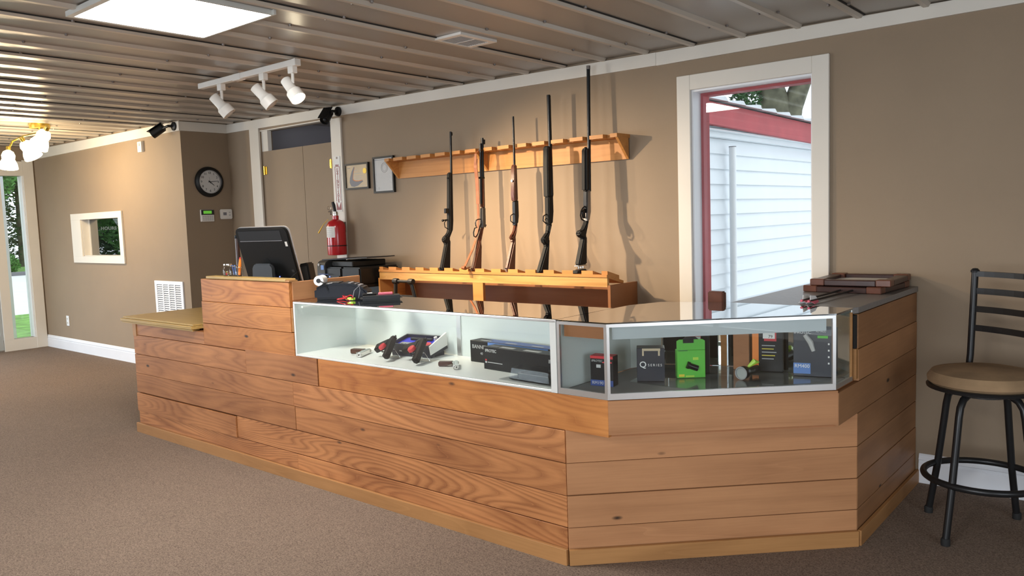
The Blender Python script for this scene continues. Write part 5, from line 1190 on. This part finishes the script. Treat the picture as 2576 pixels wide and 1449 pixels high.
def arrow(name,label,p,q):
    t = thing(name,label,'arrow',(p[0],p[1],zg)); p = Vector((p[0],p[1],zg+.016)); q = Vector((q[0],q[1],zg+.016)); d = (q-p).normalized(); n = Vector((-d.y,d.x,0))
    MB().cyl(p,q,.0055,n=8).build('shaft','black_plastic',t,smooth=True)
    MB().cyl(p-d*.012,p+d*.002,.006,n=8).build('nock','pink_rubber',t)
    for a in (0,120,240):
        u = (n*math.cos(math.radians(a+90))+Vector((0,0,1))*math.sin(math.radians(a+90)))
        o = n*0
        m = MB(); A, B, C_, E_ = p+d*.005, p+d*.10, p+d*.07+u*.020, p+d*.012+u*.026; th_ = d.cross(u)*.001
        m.hexa([A-th_,B-th_,C_-th_,E_-th_],[A+th_,B+th_,C_+th_,E_+th_]); m.build('vane','paper_white' if a!=120 else 'pink_rubber',t)
    MB().lathe([(.0055,0),(.006,.004),(.0,.03)],q,d,8).build('point','nickel',t)
arrow('arrow','black arrow with white vanes lying on grey top closer to the frames',(-.262,-1.060),(-.255,-.52)); arrow('arrow','black arrow with white vanes lying on grey top nearer the planked flank',(-.222,-1.075),(-.195,-.51))
bk = thing('wooden_block','small brown wooden block with rounded corners beside the corner showcase','wooden block',(-.655,-1.06,zg))
MB().box(-.735,-.650,-1.10,-1.06,1.10,1.172).build('block','frame_wood_red',bk,bevel=.006,seg=2)
MB().box(-.72,-.665,-1.06,-1.03,.785,1.16).build('backing_leg','cabinet_brown',bk)

# ------------------------------------------------------------------ bar stool
sx0, sy0 = .432, -.598
bs = thing('bar_stool','black metal bar stool with tan suede seat and ladder back','bar stool',(sx0,sy0,0))
MB().lathe([(.0,.722),(.225,.722),(.240,.735),(.243,.755),(.225,.782),(.16,.796),(.0,.802)],(sx0,sy0,0),(0,0,1),48).build('seat_cushion','suede',bs,smooth=True)
MB().lathe([(.0,.700),(.225,.700),(.244,.706),(.246,.716),(.240,.7215),(.0,.7218)],(sx0,sy0,0),(0,0,1),48).build('seat_pan','stool_metal',bs,smooth=True)
feet = [(.172,-.467),(.33,-.867),(.54,-.322),(.70,-.725)]
for fx_, fy_ in feet:
    d = Vector((fx_-sx0,fy_-sy0,0)).normalized(); rf = (Vector((fx_-sx0,fy_-sy0,0))).length
    P = lambda r_, z_: Vector((sx0,sy0,0))+d*r_+Vector((0,0,z_))
    lg = MB().tube([P(.09,.688),(P(.13,.685)),P(.165,.668),P(.188,.635),P(.198,.59),P(.21,.50),P(.245,.26),P(rf,.012)],.0165,12).build('leg','stool_metal',bs,smooth=True)
    MB().lathe([(.0,0),(.020,.0),(.021,.028),(.017,.034),(.0,.034)],(fx_,fy_,.0005),(0,0,1),14).build('rubber_foot','rubber',lg,smooth=True)
MB().torus((sx0,sy0,.275),.252,.0155,(0,0,1),56,10).build('foot_ring','stool_metal',bs,smooth=True)
MB().lathe([(.0,.67),(.11,.67),(.11,.699),(.0,.699)],(sx0,sy0,0),(0,0,1),24).build('swivel_plate','stool_metal',bs,smooth=True)
u1, u2 = Vector((.330,-.355,0)), Vector((.665,-.605,0)); bn_ = Vector((.6,.8,0))
for u in (u1,u2):
    MB().tube([u-bn_*.07+Vector((0,0,.705)),u-bn_*.01+Vector((0,0,.74)),u+Vector((0,0,.82)),u+bn_*.02+Vector((0,0,1.235))],.0165,12).build('back_post','stool_metal',bs,smooth=True)
    MB().lathe([(.0,0),(.020,.0),(.021,.010),(.012,.020),(.0,.022)],u+bn_*.02+Vector((0,0,1.232)),(0,0,1),14).build('post_cap','stool_metal',bs,smooth=True)
mid = (u1+u2)/2+bn_*.065
def bar(z, hgt, th, nm):
    k = .02*(z-.82)/.415; pts = []
    for i in range(9):
        s_ = i/8; p = u1*(1-s_)**2+mid*2*s_*(1-s_)+u2*s_**2+bn_*k; pts.append(p)
    m = MB()
    for i in range(8):
        a, b = pts[i], pts[i+1]; n_ = bn_*th
        m.hexa([a-n_+Vector((0,0,z)),b-n_+Vector((0,0,z)),b+n_+Vector((0,0,z)),a+n_+Vector((0,0,z))],[a-n_+Vector((0,0,z+hgt)),b-n_+Vector((0,0,z+hgt)),b+n_+Vector((0,0,z+hgt)),a+n_+Vector((0,0,z+hgt))])
    m.build(nm,'stool_metal',bs)
bar(1.212,.026,.010,'top_rail')
for z in (1.125,1.035,.94): bar(z,.030,.004,'back_slat')

# ------------------------------------------------------------------ outside: neighbouring building seen by the tall window
struct(MB().box(-60,25,-30,40,-.32,-.16),'ground_outside','concrete_pale',label='pale concrete ground outside')
nb = thing('neighbour_building','white sided outbuilding with red fascia and metal roof','building',(-4.6,5.6,-.16))
BX = -2.54
MB().box(-7.5,BX-.03,1.6,11.0,-.158,2.42).build('wall_core','siding_white',nb)
sb = None; ex_ = .1545
for i in range(16):
    z = -.15+i*ex_
    if sb is None:
        sb = MB().hexa([(BX-.026,1.55,z),(BX+.020,1.55,z),(BX+.020,11.05,z),(BX-.026,11.05,z)],[(BX-.026,1.55,z+ex_),(BX-.006,1.55,z+ex_),(BX-.006,11.05,z+ex_),(BX-.026,11.05,z+ex_)]).build('siding_board','siding_white',nb)
    else: clone(sb,(0,0,i*ex_))
MB().box(BX-.02,BX+.07,1.5,11.1,2.325,2.375).build('frieze_board','siding_white',nb)
MB().box(BX-.3,BX+.139,1.4,11.1,2.376,2.39).build('soffit','siding_white',nb)
MB().hexa([(BX+.14,1.35,2.43),(BX+.20,1.35,2.43),(BX+.20,11.1,2.28),(BX+.14,11.1,2.28)],[(BX+.14,1.35,2.64),(BX+.20,1.35,2.64),(BX+.20,11.1,2.52),(BX+.14,11.1,2.52)]).build('fascia','red_exterior',nb)
# ribbed roof sheets
rs = None
for i in range(24):
    y0 = 1.3+i*.41; prof = [(0,.0),(.30,.0),(.325,.035),(.36,.035),(.41,.0),(.41,-.006),(0,-.006)]
    if rs is None:
        m = MB(); vs = []
        for (a,b) in prof: vs.append((BX+.27,y0+a,2.655+b))
        for (a,b) in prof: vs.append((BX-2.8,y0+a,2.95+b))
        n_ = len(prof); m.add(vs,[tuple(range(n_)),tuple(range(2*n_-1,n_-1,-1))]+[(q,(q+1)%n_,n_+(q+1)%n_,n_+q) for q in range(n_)])
        rs = m.build('roof_sheet','roof_metal',nb)
    else: clone(rs,(0,i*.41,-i*.0052))
pv = thing('vent_pipe','white vertical plastic pipe standing before the siding','pipe',(-2.44,3.05,-.16))
MB().cyl((-2.445,3.00,-.16),(-2.445,3.00,2.235),.036,n=18).build('pipe','pvc_white',pv,smooth=True)
MB().lathe([(.0,2.235),(.038,2.235),(.038,2.243),(.0,2.245)],(-2.445,3.00,0),(0,0,1),18).build('pipe_end','ink_grey',pv)

# ------------------------------------------------------------------ trees
def leaves(name, mat, par, blobs, n, size, seed):
    rnd = random.Random(seed); m = MB()
    for _ in range(n):
        c, R = blobs[rnd.randrange(len(blobs))]
        while True:
            v = Vector((rnd.uniform(-1,1),rnd.uniform(-1,1),rnd.uniform(-1,1)))
            if .35 < v.length < 1: break
        p = Vector(c)+Vector((v.x*R[0],v.y*R[1],v.z*R[2]))
        a = Vector((rnd.uniform(-1,1),rnd.uniform(-1,1),rnd.uniform(-.6,.6))).normalized(); b = a.orthogonal().normalized(); s_ = size*rnd.uniform(.6,1.3)
        m.add([p-a*s_,p+b*s_*.45,p+a*s_,p-b*s_*.45],[(0,1,2,3)])
    o = m.build(name, mat, par); o['kind'] = 'stuff'; return o
def oak():
    t = thing('oak_tree','large leaning oak with forked mossy trunk behind the outbuilding','tree',(-6.7,15.2,-.16))
    MB().tube([(-6.60,15.2,-.16),(-6.62,15.2,2.0),(-6.65,15.2,3.55),(-6.78,15.1,4.3),(-7.05,15.0,5.2),(-7.6,14.8,6.6)],[.50,.44,.40,.34,.30,.2],14).build('trunk','bark',t,smooth=True)
    MB().tube([(-6.55,15.25,3.2),(-6.42,15.3,4.1),(-6.25,15.45,4.7),(-5.95,15.6,5.4),(-5.4,15.8,6.4)],[.30,.26,.24,.2,.15],12).build('limb','bark',t,smooth=True)
    MB().tube([(-6.85,15.0,4.5),(-7.3,14.8,5.0),(-8.1,14.5,5.25)],[.18,.13,.07],10).build('limb','bark',t,smooth=True)
    MB().tube([(-6.30,15.4,4.75),(-6.0,15.5,4.95),(-5.2,15.6,5.3)],[.14,.1,.06],10).build('limb','bark',t,smooth=True)
    leaves('crown','leaf_dark',t,[((-7.6,14.7,4.85),(.55,.5,.30)),((-7.35,14.7,4.4),(.40,.3,.30)),((-8.3,14.5,5.3),(.7,.6,.5)),((-7.4,14.7,6.8),(2.2,2.0,1.0)),((-5.4,15.8,6.6),(2.0,2.0,.9)),((-6.6,14.9,4.9),(.5,.4,.28))],2600,.075,3)
oak()
def tree(name,label,x,y,h,r,mat,seed,n=2600,size=.24):
    t = thing(name,label,'tree',(x,y,-.16),'trees beyond the entrance')
    MB().tube([(x,y,-.16),(x+.1,y,h*.4),(x,y+.1,h*.75)],[.2,.16,.08],10).build('trunk','bark',t,smooth=True)
    bl_ = []; rnd = random.Random(seed)
    for i in range(9): bl_.append(((x+rnd.uniform(-.5,.5)*r,y+rnd.uniform(-.7,.7)*r,.5+h*(.08+.82*rnd.random())),(r*.6,r*.65,h*.17)))
    leaves('crown',mat,t,bl_,n,size,seed)
for i,(x_,y_,h_,r_i,mt,lb__) in enumerate(((-42,7.6,8,1.7,'leaf_green','green tree beyond the road straight through the glass side light'),(-46,10.9,10,2.3,'leaf_dark','dark tall tree beyond the road behind the greener one'),
        (-53,9.0,12,4.0,'leaf_dark','broad dark tree farthest behind the roadside trees'),(-42,2.0,8,2.2,'leaf_green','green tree beyond the road opposite the entrance door'),(-42,14.5,8,2.2,'leaf_green','green tree beyond the road past the office end'))):
    tree('leafy_tree',lb__,x_,y_,h_,r_i,M[mt],20+i,8500,.14)
for i,(x_,y_) in enumerate(((-34,-8.2),(-34,-12.6),(-34,-17.0),(-41,-9.8),(-41,-15.6))):
    tree('leafy_tree','green leafy tree mirrored in the small interior window' if i<3 else 'dark leafy tree mirrored behind the greener ones in the small window',x_,y_,7.5,1.75 if i<3 else 2.0,M['leaf_green' if i<3 else 'leaf_dark'],40+i,8500,.14)
for i in range(2):
    t = thing('roadside_bush',('low light green bush at the foot of the greener tree','low light green bush beside the dark tall tree')[i],'bush',(-39.4,7.4+i*2.7,-.16),'bushes along the road')
    leaves('foliage','leaf_green',t,[((-39.4,7.4+i*2.7,.35),(.5,1.1,.55)),((-39.3,7.9+i*2.7,.25),(.45,.6,.45))],2200,.10,50+i)
struct(MB().box(-17.6,-11.4,-8,12,-.158,-.10),'lawn_near','grass',label='strip of lawn outside the entrance')
struct(MB().box(-60,-38.2,-8,24,-.158,-.10),'lawn_far','grass',label='grass under the distant trees')
struct(MB().box(-37.6,-36.9,-8,24,-.158,-.02),'kerb_outside','asphalt',label='dark kerb along the road')
rp = thing('porch_brace','red painted diagonal porch brace outside the entrance','brace',(-12.3,-.62,-.1))
MB().hexa([(-12.40,-.70,1.75),(-12.30,-.70,1.75),(-12.30,-.62,1.75),(-12.40,-.62,1.75)],[(-12.40,-1.12,2.75),(-12.30,-1.12,2.75),(-12.30,-.98,2.75),(-12.40,-.98,2.75)]).build('brace','red_exterior',rp)
MB().box(-12.42,-12.28,-.66,-.56,-.10,2.75).build('post','base_white',rp)
